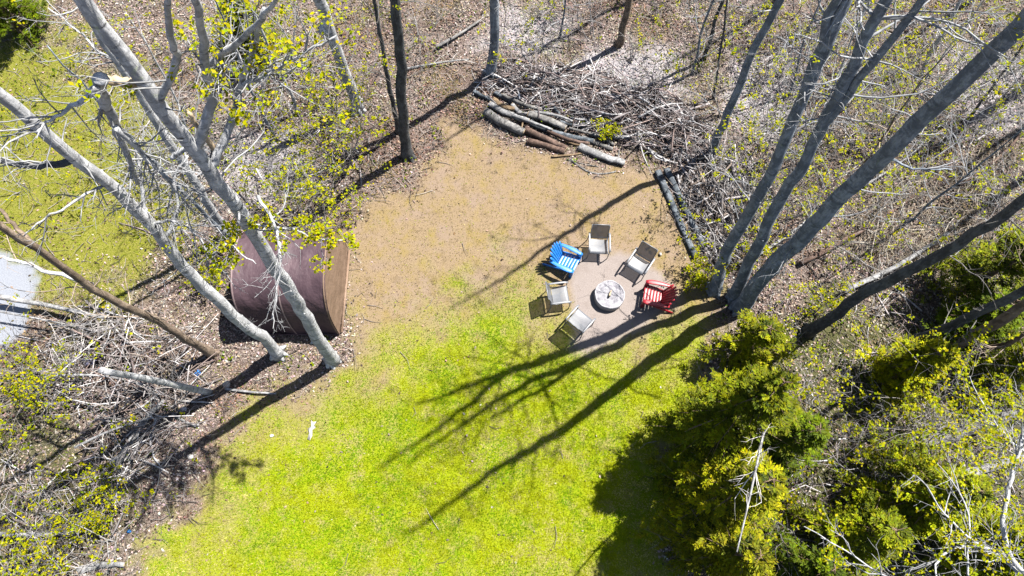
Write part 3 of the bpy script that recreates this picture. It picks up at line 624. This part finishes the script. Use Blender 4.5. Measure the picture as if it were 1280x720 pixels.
def adirondack(label, px, py, az, mat):
    C = P(px, py, .36); C[2] = gz1(C[0], C[1]); rt = thing('adirondack_chair', label, 'chair', C, math.radians(az-90), 'adirondack chairs around the fire pit')
    def slab(pts, w, th, name, parent=rt, wt=None):         # a board following a side profile, wt = widths along it
        b = MB(); p = np.asarray(pts, float); k = len(p); v = []
        t = np.gradient(p, axis=0); t /= np.linalg.norm(t, axis=1)[:, None]; nrm = np.stack([0*t[:, 0], -t[:, 2], t[:, 1]], 1)
        for i in range(k):
            ww = (wt[i] if wt is not None else w)/2
            for sx_, sn in ((-1, -1), (1, -1), (1, .6), (.85, 1), (-.85, 1), (-1, .6)): v.append(p[i]+np.array([ww*sx_, 0, 0])+nrm[i]*th/2*sn)
        q = [(i*6+j, i*6+(j+1) % 6, (i+1)*6+(j+1) % 6, (i+1)*6+j) for i in range(k-1) for j in range(6)]
        tr = [(0, j+1, j) for j in range(1, 5)]+[((k-1)*6, (k-1)*6+j, (k-1)*6+j+1) for j in range(1, 5)]
        b.add(v, q, tr); return b.build(name, mat, parent)
    for i in range(6):                                      # seat slats
        y = .30-.095*i; z = .385-.022*i-(.02 if i == 0 else 0)
        b = MB(); v = []
        for x in np.linspace(-.265, .265, 5):
            for dy, dz in ((-.041, -.012), (.041, -.012), (.043, .006), (.034, .012), (-.034, .012), (-.043, .006)): v.append((x, y+dy, z+dz+.012*((x/.265)**2)))
        q = [(s*6+j, (s+1)*6+j, (s+1)*6+(j+1) % 6, s*6+(j+1) % 6) for s in range(4) for j in range(6)]
        b.add(v, q, [(0, j, j+1) for j in range(1, 5)]+[(24, 24+j+1, 24+j) for j in range(1, 5)]); b.build('seat_slat', mat, rt)
    for i in range(-3, 4):                                  # fan of back slats
        L = .70-.022*i*i; x0, x1 = i*.062, i*.098; b = MB(); v = []; k = 7
        for s in np.linspace(0, 1, k):
            x = x0+(x1-x0)*s; y = -.20-.30*s*L/.7-.02*s*s; z = .27+.66*s*L/.7
            w = (.052+.036*s)/2*(1 if s < .99 else .55)
            for dx, dn in ((-1, -1), (1, -1), (1, 1), (-1, 1)): v.append((x+w*dx, y+dn*.010+.018*abs(i/3)**2, z+dn*.005))
        q = [(a*4+j, a*4+(j+1) % 4, (a+1)*4+(j+1) % 4, (a+1)*4+j) for a in range(k-1) for j in range(4)]+[(3, 2, 1, 0), ((k-1)*4, (k-1)*4+1, (k-1)*4+2, (k-1)*4+3)]
        b.add(v, q); b.build('back_slat', mat, rt)
    b = MB(); b.box((0, -.385, .60), (.58, .028, .06)); b.build('back_brace', mat, rt)
    b = MB(); b.box((0, -.255, .315), (.52, .028, .06)); b.build('back_brace', mat, rt)
    for s in (-1, 1):
        ys = np.linspace(-.42, .36, 9); slab([(s*(.315+.02*math.sin((y+.42)*4)), y, .555+.012*math.sin((y+.42)*4)) for y in ys], .12, .028, 'armrest', wt=[.07,.085,.10,.115,.13,.14,.14,.125,.07])
        slab([(s*.285, .29, .012), (s*.285, .30, .28), (s*.285, .30, .54)], .05, .10, 'leg')
        slab([(s*.285, -.62, .035), (s*.285, -.35, .15), (s*.285, -.05, .27), (s*.285, .30, .365)], .035, .085, 'rear_leg')
M['blue'] = plastic('blue_plastic', (.003,.095,.33)); M['red'] = plastic('red_plastic', (.17,.003,.009))
adirondack('bright blue adirondack chair with a fan back', 708, 326, -27, M['blue'])
adirondack('red adirondack chair partly in tree shade', 819, 370, 168, M['red'])

# ------------------------------------------------------------------ logs and brush
def log(name, label, a, b_, r, mat, z=0.0, cat='log', group=None, bend=.03, n=9, ends=True, twigs=0, taper=.88):
    A = P(a[0], a[1], z+r); B_ = P(b_[0], b_[1], (z if len(b_) < 3 else b_[2])+r)
    g0, g1 = gz1(A[0], A[1]), gz1(B_[0], B_[1]); A[2] += g0; B_[2] += g1
    root = thing(name, label, cat, A-[0, 0, r], 0, group); pts = np.linspace(A, B_, n); s = np.linspace(0, math.pi, n)
    off = RNG.normal(0, bend, 2); pts[:, 0] += np.sin(s)*off[0]; pts[:, 1] += np.sin(s)*off[1]
    mb = MB(); pts[1:-1] += RNG.normal(0, r*.07, (n-2, 3)); mb.tube(pts, np.linspace(r, r*taper, n), 10, True, None, .22); mb.build('bark', M[mat], root, root.location, True)
    d = (B_-A)/np.linalg.norm(B_-A)
    if ends:
        for q, sg, rr in ((A, -1, r), (B_, 1, r*taper)):
            e = MB(); e.tube([q+d*sg*.001, q+d*sg*.006], rr*.93, 10); e.build('cut_end', M['cut'], root, root.location)
    if twigs:
        tw = MB()
        for i in range(twigs):
            q = pts[int(RNG.integers(1, n))]; dv = d*.7+RNG.normal(0, .6, 3); dv[2] = abs(dv[2])*.6; grow(tw, None, q, dv, RNG.uniform(.4, 1.1), .013, 1, np.array([.34,.32,.30]), free=True, kids=3)
        tag(tw.build('twigs', M['twig'], root, root.location), kind='stuff')
    return root
G1 = 'logs in the stack below the brush'
for a, b_, r, m, z, lab in [
    ((606,141),(655,166),.135,'log',.0,'thickest grey log at the left front of the log stack'),
    ((656,163),(708,187),.11,'log_brown',.0,'reddish brown log continuing the front row of the stack'),
    ((660,177),(706,190),.095,'log_brown',.0,'brown log lying lowest on the tan grass'),
    ((612,131),(661,151),.10,'log_white',.02,'pale log lying right behind the thick grey log'),
    ((660,143),(707,160),.115,'log',.03,'mottled grey log in the middle of the stack'),
    ((662,153),(742,177),.085,'log_blue',.0,'long blue-grey log under the mottled log'),
    ((724,184),(781,203),.105,'log_white',.0,'white log sticking out at the right end of the stack'),
    ((737,167),(768,181),.075,'log',.05,'short grey log behind the white log'),
    ((727,172),(766,186),.07,'log',.0,'thin grey log close above the white log'),
    ((617,126),(643,136),.08,'cut_log',.03,'short ochre peeled log at the back left of the stack'),
    ((592,117),(622,131),.075,'log_blue',.0,'dark log at the far left tip of the stack'),
    ((618,117),(640,127),.065,'log_blue',.05,'small dark log behind the ochre log'),
    ((700,152),(732,157),.06,'log_blue',.06,'short dark log above the mottled log'),
    ((640,131),(662,142),.06,'log_white',.06,'small white log on top near the ochre log'),
    ((766,171),(812,166),.08,'log_white',.03,'whitish log lying apart right of the stack'),
    ((690,196),(735,191),.035,'cut_log',.0,'thin orange-brown pole in front of the stack'),
    ((705,176),(733,183),.04,'cut_log',.03,'short yellowish pole between the middle logs'),
    ((686,127),(700,142),.055,'log_blue',.12,'stubby grey log poking out of the brush'),
    ((628,120),(676,137),.06,'log',.10,'slender grey log along the back of the stack'),
    ((668,140),(716,151),.055,'log_white',.14,'slender pale log along the back middle of the stack'),
    ((640,146),(690,163),.06,'log_white',.16,'slender pale log resting on top of the stack'),
    ((684,164),(736,180),.055,'log_brown',.10,'slender brown log lying on the right half of the stack'),
    ((712,160),(760,172),.05,'log',.12,'slender grey log at the right back of the stack')]:
    M.setdefault('cut_log', m_bark('log_peeled', (.06,.04,.022), (.13,.09,.055), (.20,.15,.095), 3, .4))
    log('cut_log', lab, a, b_, r*1.08, m, z, group=G1, bend=.06, taper=.8)
log('crooked_branch', 'crooked thin branch on the grass below the white log', (712,199), (770,214), .03, 'log', 0, 'branch', bend=.14, ends=False, taper=.6)
log('crooked_branch', 'short thin branch on the grass left of the crooked one', (708,200), (748,209), .022, 'log', 0, 'branch', bend=.06, ends=False, taper=.6)
log('wood_stake', 'pale stake leaning across the thick grey log', (654,150,0), (650,171,.0), .025, 'cut_log', .2, 'stake', bend=.01)
log('wood_stake', 'pale stake leaning across the end of the white log', (774,187,0), (772,206,.0), .022, 'log_white', .18, 'stake', bend=.01)
log('long_log', 'dark blue-grey log edging the clearing, outer of two', (823,212), (870,322), .10, 'log_blue', .0, bend=.02, n=14)
log('long_log', 'dark blue-grey log edging the clearing, inner of two', (834,209), (879,304), .09, 'log_blue', .03, bend=.02, n=14)
# fallen trunks and big sticks
for a, b_, r, m, z, tw, lab in [
    ((1055,364),(1187,290),.075,'log_white',.25,3,'white birch trunk lying beside the dark leaning trunk'),
    ((1132,562),(1300,508),.22,'log',.05,4,'thick grey fallen trunk at the right edge'),
    ((1165,604),(1300,566),.16,'log_white',.1,6,'pale fallen trunk under the lower right branches'),
    ((-30,366),(132,397),.10,'log_white',.35,8,'whitish fallen trunk reaching from the pale road'),
    ((148,578),(206,500),.09,'log_white',.25,3,'pale split trunk leaning in the left brush pile'),
    ((-30,664),(92,666),.06,'log_white',.2,4,'white fallen pole at the lower left edge'),
    ((98,714),(156,706),.09,'log_white',.02,0,'pale short log at the bottom left'),
    ((500,87),(586,75),.035,'log_white',.1,5,'bare white branch lying at the top between two trunks'),
    ((545,60),(600,25),.05,'log',.1,3,'grey fallen branch left of the straight grey tree'),
    ((282,486),(345,492),.035,'log_white',.03,0,'thin white stick beside the leaning tree foot'),
    ((215,518),(248,530),.04,'log_white',.04,0,'short white stick under the snapped snag'),
    ((-20,386),(110,412),.035,'log_white',.5,7,'thin white branch below the whitish fallen trunk'),
    ((50,472),(205,492),.03,'log_white',.5,6,'long thin branch lying over the left brush pile'),
    ((95,560),(200,520),.03,'log_white',.4,5,'curved thin branch on the left brush pile'),
    ((1000,330),(1190,205),.07,'log_brown',.1,4,'dark pole standing in for a shadow streak below the thickest right trunk'),  # dark pole laid in place of a tree trunk's shadow streak
    ((930,330),(1010,275),.045,'log_white',.25,3,'white stick lying along the thickest right trunk'),
    ((1075,235),(1185,145),.05,'log_white',.2,4,'pale branch lying above the thickest right trunk'),
    ((1200,230),(1290,150),.05,'log_brown',.2,4,'brown pole lying in the upper right brush')]:
    log('fallen_branch' if r < .06 else 'fallen_log', lab, a, b_, r, m, z, 'fallen log' if r >= .06 else 'branch', n=12, bend=.12, twigs=tw, ends=r > .08, taper=.6)

def brush(name, label, poly, N, L, rad, hmax, tone, dirs=None, seed=1):
    rng = np.random.default_rng(seed); g = np.array(GP(poly)); lo, hi = g.min(0), g.max(0); b = MB(); k = 0
    while k < N:
        x, y = rng.uniform(lo, hi); s = sdf(g, np.array([x]), np.array([y]))[0]
        if s < 0: continue
        k += 1; top = hmax*min(1, s/.8)*(.6+.8*float(vn(x, y, 1.1, 2))); z = gz1(x, y)+.02+rng.random()**.8*top
        l = rng.uniform(*L)*(1 if rng.random() < .8 else 1.7); a = rng.random()*math.pi*2 if dirs is None or rng.random() < .35 else math.radians(rng.normal(dirs[0], dirs[1]))
        d = np.array([math.cos(a), math.sin(a), rng.normal(0, .22)]); d /= np.linalg.norm(d); e = rng.normal(0, .09, 3)*l
        r = rng.uniform(*rad)*(1 if rng.random() < .85 else 2); c = np.array([x, y, z]); p = [c-d*l*.5, c-d*l*.15+e, c+d*l*.2+e*.8, c+d*l*.5]
        p = [np.array([q[0], q[1], max(q[2], gz1(q[0], q[1])+r)]) for q in p]
        t = tone[rng.integers(0, len(tone))]; b.tube(p, [r, r*.9, r*.7, r*.35], 5 if r > .018 else 4, True, np.array(t)*rng.uniform(.6, 1.25))
        if rng.random() < .4:
            q = p[2]; dd = d+rng.normal(0, .5, 3); b.tube([q, q+dd*l*.3], [r*.5, r*.2], 3, False, np.array(t)*rng.uniform(.6, 1.2))
    return tag(b.build(name, M['twig'], None), label, 'brush pile', kind='stuff')
GREYS = [(.18,.163,.165), (.25,.24,.245), (.105,.085,.085), (.155,.12,.11), (.32,.315,.32), (.06,.052,.05)]
WHITES = [(.16,.148,.148), (.24,.232,.232), (.11,.10,.098), (.085,.068,.06), (.15,.122,.105)]
brush('brush_pile', 'wide tangled heap of cut branches behind the log stack', [(598,108),(630,85),(700,82),(760,95),(830,120),(885,150),(895,190),(860,205),(815,190),(770,175),(700,150),(640,128)], 1500, (.3,1.3), (.008,.022), .55, GREYS, (-15, 30), 5)
brush('brush_pile', 'pile of pale straight sticks beside the two dark logs', [(862,195),(890,185),(935,195),(945,250),(925,320),(890,335),(875,300),(850,240)], 700, (.35,1.3), (.008,.022), .6, WHITES+GREYS[:2], (110, 35), 6)
brush('brush_pile', 'bleached brush heap under the snapped snag on the left', [(60,420),(120,380),(200,400),(250,430),(250,500),(215,560),(160,610),(110,600),(120,520),(50,500)], 620, (.3,1.4), (.007,.02), .5, WHITES+GREYS, (20, 45), 7)
brush('brush_pile', 'dry bleached stalks between the leaning right trunks', [(1060,260),(1110,215),(1200,190),(1270,180),(1270,260),(1200,310),(1120,345),(1060,330)], 650, (.3,1.1), (.006,.014), .45, [(.22,.195,.155), (.26,.235,.20), (.15,.12,.092), (.10,.08,.062)], (70, 40), 8)
brush('brush_pile', 'loose twigs among the trunks at the top right', [(930,40),(1050,20),(1280,20),(1280,170),(1150,190),(1000,240),(940,180)], 700, (.3,1.4), (.006,.016), .4, [(.26,.255,.265), (.32,.315,.32)]+WHITES, (35, 50), 9)
brush('brush_pile', 'loose twigs under the leaning trees at the top left', [(120,90),(300,20),(420,80),(480,200),(330,260),(260,290),(180,330),(150,200)], 420, (.3,1.2), (.006,.016), .3, WHITES+GREYS, None, 10)
brush('brush_pile', 'loose dead twigs around the dark trunks on the right', [(1000,330),(1110,350),(1200,440),(1180,560),(1280,560),(1280,620),(1120,600),(1000,700),(980,600),(1080,430)], 420, (.3,1.0), (.006,.014), .25, WHITES+GREYS, None, 11)
brush('brush_pile', 'sparse twigs at the lower left corner', [(0,560),(150,600),(160,700),(100,740),(0,740)], 260, (.3,1.0), (.006,.016), .3, WHITES, None, 12)

# ------------------------------------------------------------------ evergreens and shrubs
def cedar(label, px, py, zc, h, r, seed, tone=(.12,.13,.003), dark=(.018,.028,.004), nb=110, cat='cedar'):
    """px, py: where the crown's middle shows, zc: height of that point"""
    global RNG
    keep = RNG; RNG = np.random.default_rng(seed); B = P(px, py, zc); B[2] = gz1(B[0], B[1])
    root = thing('cedar_tree', label, cat, B, 0, 'evergreens along the right edge of the lawn'); tb = MB(); fb = MB(); bb = MB()
    tb.tube([B+[0, 0, -.1], B+[.03, .02, h*.5], B+[0, .05, h*.97]], [.05+.018*h, .03+.008*h, .012], 8); tb.build('trunk', M['needle_wood'], root, B, True)
    lob = RNG.uniform(.4, 1.35, 9)
    for i in range(nb):
        t = RNG.random()**.85; az = RNG.random()*6.283; l = r*(1-t)**.75*lob[int(az/6.284*9)]*RNG.uniform(.65, 1.15)+.12
        q = B+np.array([0, 0, .25+t*(h-.3)]); d = np.array([math.cos(az), math.sin(az), RNG.uniform(-.1, .55)]); k = 6
        pts = [q+d*l*s+np.array([0, 0, -.18*l*s*s]) for s in np.linspace(0, 1, k)]; pts = [np.array([p[0], p[1], max(p[2], B[2]+.06)]) for p in pts]
        bb.tube(pts, np.linspace(.016, .004, k), 3, False, np.array([.12,.085,.06]))
        m = int(4+l*10); ax = np.array(pts[-1])-pts[0]; ax /= max(np.linalg.norm(ax), 1e-6); sd = np.cross(ax, [0, 0, 1.0]); sd /= max(np.linalg.norm(sd), 1e-6)
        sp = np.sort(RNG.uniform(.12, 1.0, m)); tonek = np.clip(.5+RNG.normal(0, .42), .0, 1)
        for a_ in sp:                                            # a frond on the side of the branch
            f0 = pts[0]+(np.array(pts[-1])-pts[0])*a_; f0[2] -= .18*l*a_*a_*.5
            fl = (.13+.30*l*(1-a_*.6))*RNG.uniform(.6, 1.25); fd = ax*RNG.uniform(.4, .9)+sd*RNG.choice([-1, 1])*RNG.uniform(.5, 1.0)+np.array([0, 0, RNG.normal(.05, .25)]); fd /= np.linalg.norm(fd)
            fs = np.cross(fd, [0, 0, 1.0]); fs /= max(np.linalg.norm(fs), 1e-6); nl = int(4+fl*26); u = np.linspace(.1, 1, nl); sg = np.where(np.arange(nl) % 2, 1.0, -1.0)
            ld = fd[None]*.75+fs[None]*sg[:, None]*.6+RNG.normal(0, .14, (nl, 3)); ld /= np.linalg.norm(ld, axis=1)[:, None]; wv = np.cross(ld, RNG.normal(0, .3, (nl, 3))+[0, 0, 1.0]); wv /= np.linalg.norm(wv, axis=1)[:, None]
            c0 = f0+fd*(fl*u)[:, None]; c0[:, 2] = np.maximum(c0[:, 2], B[2]+.05); LL = (.10*RNG.uniform(.6, 1.4, nl)*(1.25-.5*u))[:, None]; WW = LL*.36
            vv = np.stack([c0, c0+ld*LL*.5+wv*WW*.5, c0+ld*LL, c0+ld*LL*.5-wv*WW*.5], 1).reshape(-1, 3)
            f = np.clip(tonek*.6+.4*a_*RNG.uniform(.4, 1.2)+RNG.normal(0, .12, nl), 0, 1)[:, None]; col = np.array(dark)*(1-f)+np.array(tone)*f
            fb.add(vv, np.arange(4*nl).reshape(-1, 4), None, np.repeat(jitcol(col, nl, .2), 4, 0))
    cr = fb.build('crown', M['needle'], root, B); bb.build('branches', M['twig'], cr, B); RNG = keep
YG = (.25,.245,.001); MG = (.17,.19,.001); DG = (.09,.125,.001)
cedar('bright yellow-green cedar bush at the foot of the thickest right trunk', 945, 425, 1.5, 2.7, 1.1, 31, (.19,.195,.001), nb=72)
cedar('tall dark cedar throwing the black shadow on the lawn', 935, 505, 3.9, 6.0, 1.45, 32, (.13,.145,.001), nb=170)
cedar('dark cedar right behind the tallest cedar', 985, 550, 2.2, 4.0, 1.05, 33, DG, nb=90)
cedar('yellow-green cedar under the white dead sapling', 925, 610, 3.6, 5.6, 1.25, 34, YG, nb=150)
cedar('cedar at the bottom edge beside the lawn', 915, 695, 3.2, 5.0, 1.2, 35, (.17,.165,.002), nb=140)
cedar('golden cedar below the three right edge trunks', 1150, 455, 1.5, 2.8, 1.05, 37, YG)
cedar('green cedar at the right edge above the blue-black trunk', 1262, 330, 2.2, 4.0, 1.35, 38, (.17,.19,.002))
cedar('dark cedar between the right edge trunks', 1232, 395, 1.5, 2.8, 1.1, 39, DG)
cedar('bright green cedar left of the pale branches at the lower right', 1170, 620, 2.2, 3.9, 1.3, 40, (.21,.23,.002), nb=140)
cedar('dark green cedar at the bottom right of the lawn edge', 1085, 665, 1.7, 3.0, 1.1, 41, MG, nb=90)
cedar('green cedar in the lower right corner', 1255, 690, 2.2, 4.0, 1.3, 42, (.18,.20,.002), nb=130)
cedar('round dark bush at the bottom edge below the dark green cedar', 1020, 710, 1.2, 2.2, .95, 43, DG, nb=80)
cedar('green cedar glimpsed behind the limbs at the top left', 305, 30, 1.8, 3.2, 1.1, 44, MG, nb=90)
cedar('dark cedar in the top left corner', -25, -18, 2.0, 3.6, 1.2, 45, DG, nb=120)
cedar('green cedar half hidden at the right edge below the upper cedar', 1290, 450, 1.5, 2.8, 1.1, 46, MG, nb=80)

def shrub(label, px, py, h, r, seed, stems=7, leafp=.9, lsize=.075, col=(.17,.158,.15), zc=None, lean=(0, 0), depth=2, name='leafing_shrub'):
    global RNG
    keep = RNG; RNG = np.random.default_rng(seed); B = P(px, py, (h*.6 if zc is None else zc)); B[2] = gz1(B[0], B[1]); root = thing(name, label, 'shrub', B, 0, 'leafing shrubs and saplings in the wood')
    bb = MB(); lb = MB()
    for i in range(stems):
        az = RNG.random()*6.283; d = np.array([math.cos(az)*r/h+lean[0], math.sin(az)*r/h+lean[1], 1.0])
        grow(bb, lb, B+RNG.normal(0, .05, 3)*[1, 1, 0], d, h*RNG.uniform(.7, 1.05), .018, depth, np.array(col), leafp, lsize, .02, .14, kids=6)
    st = bb.build('stems', M['twig'], root, B)
    if lb.n: lb.build('leaves', M['leaf'], root, B)
    RNG = keep
for a in [
    ('dense leafing shrub left of the dark-barked tree', 415, 175, 3.2, 1.5, 51, 12, 1.0, .085),
    ('leafing shrub touching the back of the shelter', 385, 265, 2.6, 1.1, 52, 8, .9),
    ('leafing sapling over the sawn dead trunk', 395, 75, 3.6, 1.4, 53, 8, .8),
    ('yellow-leafed shrub at the left edge below the pale road', 22, 480, 1.9, .95, 54, 9, 1.0, .085),
    ('leafing shrub in the bottom left corner', 25, 690, 1.6, 1.1, 55, 10, 1.0),
    ('green-leafed shrub beside the lower left brush', 110, 625, 1.2, 1.1, 56, 10, 1.0),
    ('sparse leafing sapling between the forked tree and the slim grey tree', 985, 160, 4.2, 1.3, 57, 6, .8),
    ('leafing sapling above the twin-stemmed grey tree', 1060, 95, 4.0, 1.3, 58, 6, .8),
    ('leafing sapling across the thickest right trunk', 1160, 135, 4.6, 1.3, 59, 6, .75),
    ('leafing shrub at the feet of the forked trees', 960, 300, 2.4, .9, 60, 7, .8),
    ('low leafing shrub beside the red chair', 878, 335, .8, .5, 61, 7, 1.0),
    ('yellow-leafed sapling right of the golden cedar', 1215, 510, 4.2, .8, 62, 6, 1.0, .095),
    ('leafing sapling in the top right corner', 1225, 60, 3.6, 1.2, 63, 6, .7),
    ('leafing sprigs at the left edge of the top', 240, 85, 3.0, 1.2, 64, 6, .4),
    ('small green shrub beside the dark leaning trunk foot', 1035, 380, 1.5, .7, 65, 6, .9),
    ('green shrub below the thin brown trunk', 1275, 480, 2.0, .9, 66, 7, .9),
    ('leafing shrub in front of the shelter back corner', 255, 335, 1.0, .8, 67, 7, .6),
    ('tiny green shrub inside the wide brush heap', 757, 165, .5, .2, 68, 4, 1.0)]:
    shrub(*a)
def undergrowth():
    global RNG
    keep = RNG; RNG = np.random.default_rng(91); bb = MB(); lb = MB(); k = 0
    spots = [((120,-10,480,260), 46, .22), ((480,-10,880,110), 30, .10), ((880,-10,1290,330), 90, .30), ((960,300,1290,600), 50, .22), ((-10,390,240,720), 36, .08), ((-10,0,240,330), 12, .1), ((960,560,1290,730), 30, .3)]
    for (x0, y0, x1, y1), n, lp in spots:
        for i in range(n):
            q = P(RNG.uniform(x0, x1), RNG.uniform(y0, y1)); c = zones(q[:1], q[1:2])
            if c[0][0] > .05 or c[4][0] > .1: continue
            if -7.2 < q[0] < -4.2 and 5.6 < q[1] < 8.9: continue
            q[2] = gz1(q[0], q[1]); h = RNG.uniform(.7, 2.6)*(1.5 if x0 == 880 else 1)
            for j in range(int(RNG.integers(1, 4))):
                d = np.array([RNG.normal(0, .45), RNG.normal(0, .45), 1.0]); t = RNG.uniform(.09, .21)
                grow(bb, lb, q+RNG.normal(0, .06, 3)*[1, 1, 0], d, h*RNG.uniform(.6, 1.1), .006+.004*h, 2, np.array([t, t*.96, t*.95]), lp, .085, -.01, .16, kids=5)
    tag(bb.build('undergrowth', M['twig']), 'tangle of bare grey undergrowth stems among the trees', 'undergrowth', kind='stuff')
    tag(lb.build('undergrowth_leaves', M['leaf']), 'scattered bright young leaves on the undergrowth', 'leaves', kind='stuff'); RNG = keep
undergrowth()
# bare pale limbs of a tree standing just beyond the lower right corner
tree('bare_tree', 'pale bare-limbed tree reaching over the lower right corner', (1330,700), [(1420,700)], .16, 12, 'bark_pale', 47, crown=6, cz=.7, limbs=[
    dict(p=[(1330,760,6.0,1),(1262,700,.3),(1250,650,.5),(1262,610,.7),(1275,560,.9),(1290,500,1.0)], r=(.05,.03), tw=18, leaf=.35),
    dict(p=[(1330,780,5.6,1),(1250,690,.1),(1215,680,.3),(1180,690,.4),(1165,705,.5),(1175,740,.6)], r=(.035,.015), tw=16, leaf=.3),
    dict(p=[(1330,760,6.0,1),(1240,690,.2),(1210,672,.4),(1180,640,.5),(1160,612,.6)], r=(.03,.01), tw=14, leaf=.5),
    dict(p=[(1330,790,5.6,1),(1212,760,.2),(1208,690,.6),(1215,650,.8),(1195,600,1.0)], r=(.03,.012), tw=14, leaf=.3),
    dict(p=[(1330,600,5.0,1),(1255,545,.3),(1225,500,.5),(1212,470,.6)], r=(.025,.01), tw=11, leaf=.7),
    dict(p=[(1330,800,5.6,1),(1100,720,.2),(1060,690,.3),(1030,672,.4),(1005,658,.4)], r=(.028,.009), tw=14, leaf=.3)])
# dead sapling slumped over the cedars
def dead_sapling():
    A, B_ = P(962, 520, .1), P(921, 690, 7.0); root = thing('dead_sapling', 'white dead sapling slumped over the yellow-green cedar', 'dead sapling', A)
    q = smooth_path([A, P(957, 530, 3.0), P(950, 560, 5.4), P(936, 630, 6.6), B_], 14); b = MB(); b.tube(q, np.linspace(.055, .012, 14), 8, True, None, .1); b.build('trunk', M['log_white'], root, A, True)
    b = MB()
    for i in range(22):
        k = int(RNG.integers(3, 13)); dv = (q[k]-q[k-1]); dv /= np.linalg.norm(dv); grow(b, None, q[k], dv*.5+RNG.normal(0, .6, 3), RNG.uniform(.3, .9), .010, 1, np.array([.38,.36,.34]), free=True, kids=3)
    tag(b.build('twigs', M['twig'], root, A), kind='stuff')
dead_sapling()

# ------------------------------------------------------------------ small litter
def junk(name, label, cat, px, py, pts, th, col, rough=.4):
    C = P(px, py); C[2] = gz1(C[0], C[1])+.03; b = MB(); p = np.asarray(pts, float); n = len(p)
    top = np.c_[p, RNG.normal(0, .02, n)+th]; bot = np.c_[p, np.zeros(n)]
    b.add(np.vstack([top, bot, top.mean(0)+[0, 0, .02], bot.mean(0)]), [(i, n+i, n+(i+1) % n, (i+1) % n) for i in range(n)], [(2*n, i, (i+1) % n) for i in range(n)]+[(2*n+1, n+(i+1) % n, n+i) for i in range(n)])
    o = b.build(name, m_simple(name+'_plastic', col, rough, .2, 20)); o.location = C; tag(o, label, cat)
def blob(r, k=7): return [(r*RNG.uniform(.6, 1.2)*math.cos(i*6.283/k), r*RNG.uniform(.5, 1.1)*math.sin(i*6.283/k)) for i in range(k)]
junk('plastic_scrap', 'bright blue plastic scrap in the shade of the leaning tree', 'litter', 248, 466, blob(.10), .03, (.008,.08,.25))
junk('plastic_scrap', 'white plastic scrap under the snapped snag', 'litter', 230, 513, blob(.13), .03, (.25,.25,.26))
junk('plastic_scrap', 'pale scrap on the bare earth near the leaning tree foot', 'litter', 284, 481, blob(.13), .02, (.2,.18,.16))
junk('plastic_scrap', 'lilac crumpled scrap left of the snag tip', 'litter', 112, 452, blob(.22), .06, (.10,.10,.15))
junk('plastic_scrap', 'small blue scrap at the lower left of the lawn', 'litter', 163, 664, blob(.06), .02, (.008,.07,.2))
junk('paper_scrap', 'long white scrap on the lawn below the shelter', 'litter', 390, 537, [(-.09,-.26),(-.02,-.30),(.03,-.16),(.02,-.02),(.10,.06),(.05,.13),(.11,.22),(.02,.20),(-.05,.27),(-.03,.10),(-.10,.02),(-.05,-.10)], .012, (.22,.21,.2), .8)
junk('paper_scrap', 'small white scrap on the lawn at the left', 'litter', 340, 545, blob(.06), .012, (.25,.25,.24), .8)
junk('paper_scrap', 'white scrap at the left edge of the lawn', 'litter', 240, 572, blob(.10), .015, (.22,.21,.2), .8)
junk('flat_stone', 'pale stone on the grass right of the upper right chair', 'stone', 825, 318, blob(.07), .04, (.2,.185,.18), .9)
def ball():
    C = P(1160, 579, .13); C[2] = gz1(C[0], C[1]); b = MB(); n, k = 20, 12; v = []; col = []
    for i in range(k+1):
        for j in range(n):
            t, a = math.pi*i/k, 2*math.pi*j/n; v.append((.13*math.sin(t)*math.cos(a), .13*math.sin(t)*math.sin(a), .13+.13*math.cos(t))); col.append((.008,.09,.2) if math.sin(a*3+t*2) > -.2 else (.04,.04,.14))
    b.add(v, [(i*n+j, i*n+(j+1) % n, (i+1)*n+(j+1) % n, (i+1)*n+j) for i in range(k) for j in range(n)], None, np.array(col)); m = m_attr('ball_vinyl', .3, 0, .05)
    o = b.build('play_ball', m, None, (0, 0, 0), True); o.location = C; tag(o, 'blue play ball lying by the fallen trunks', 'ball')
ball()
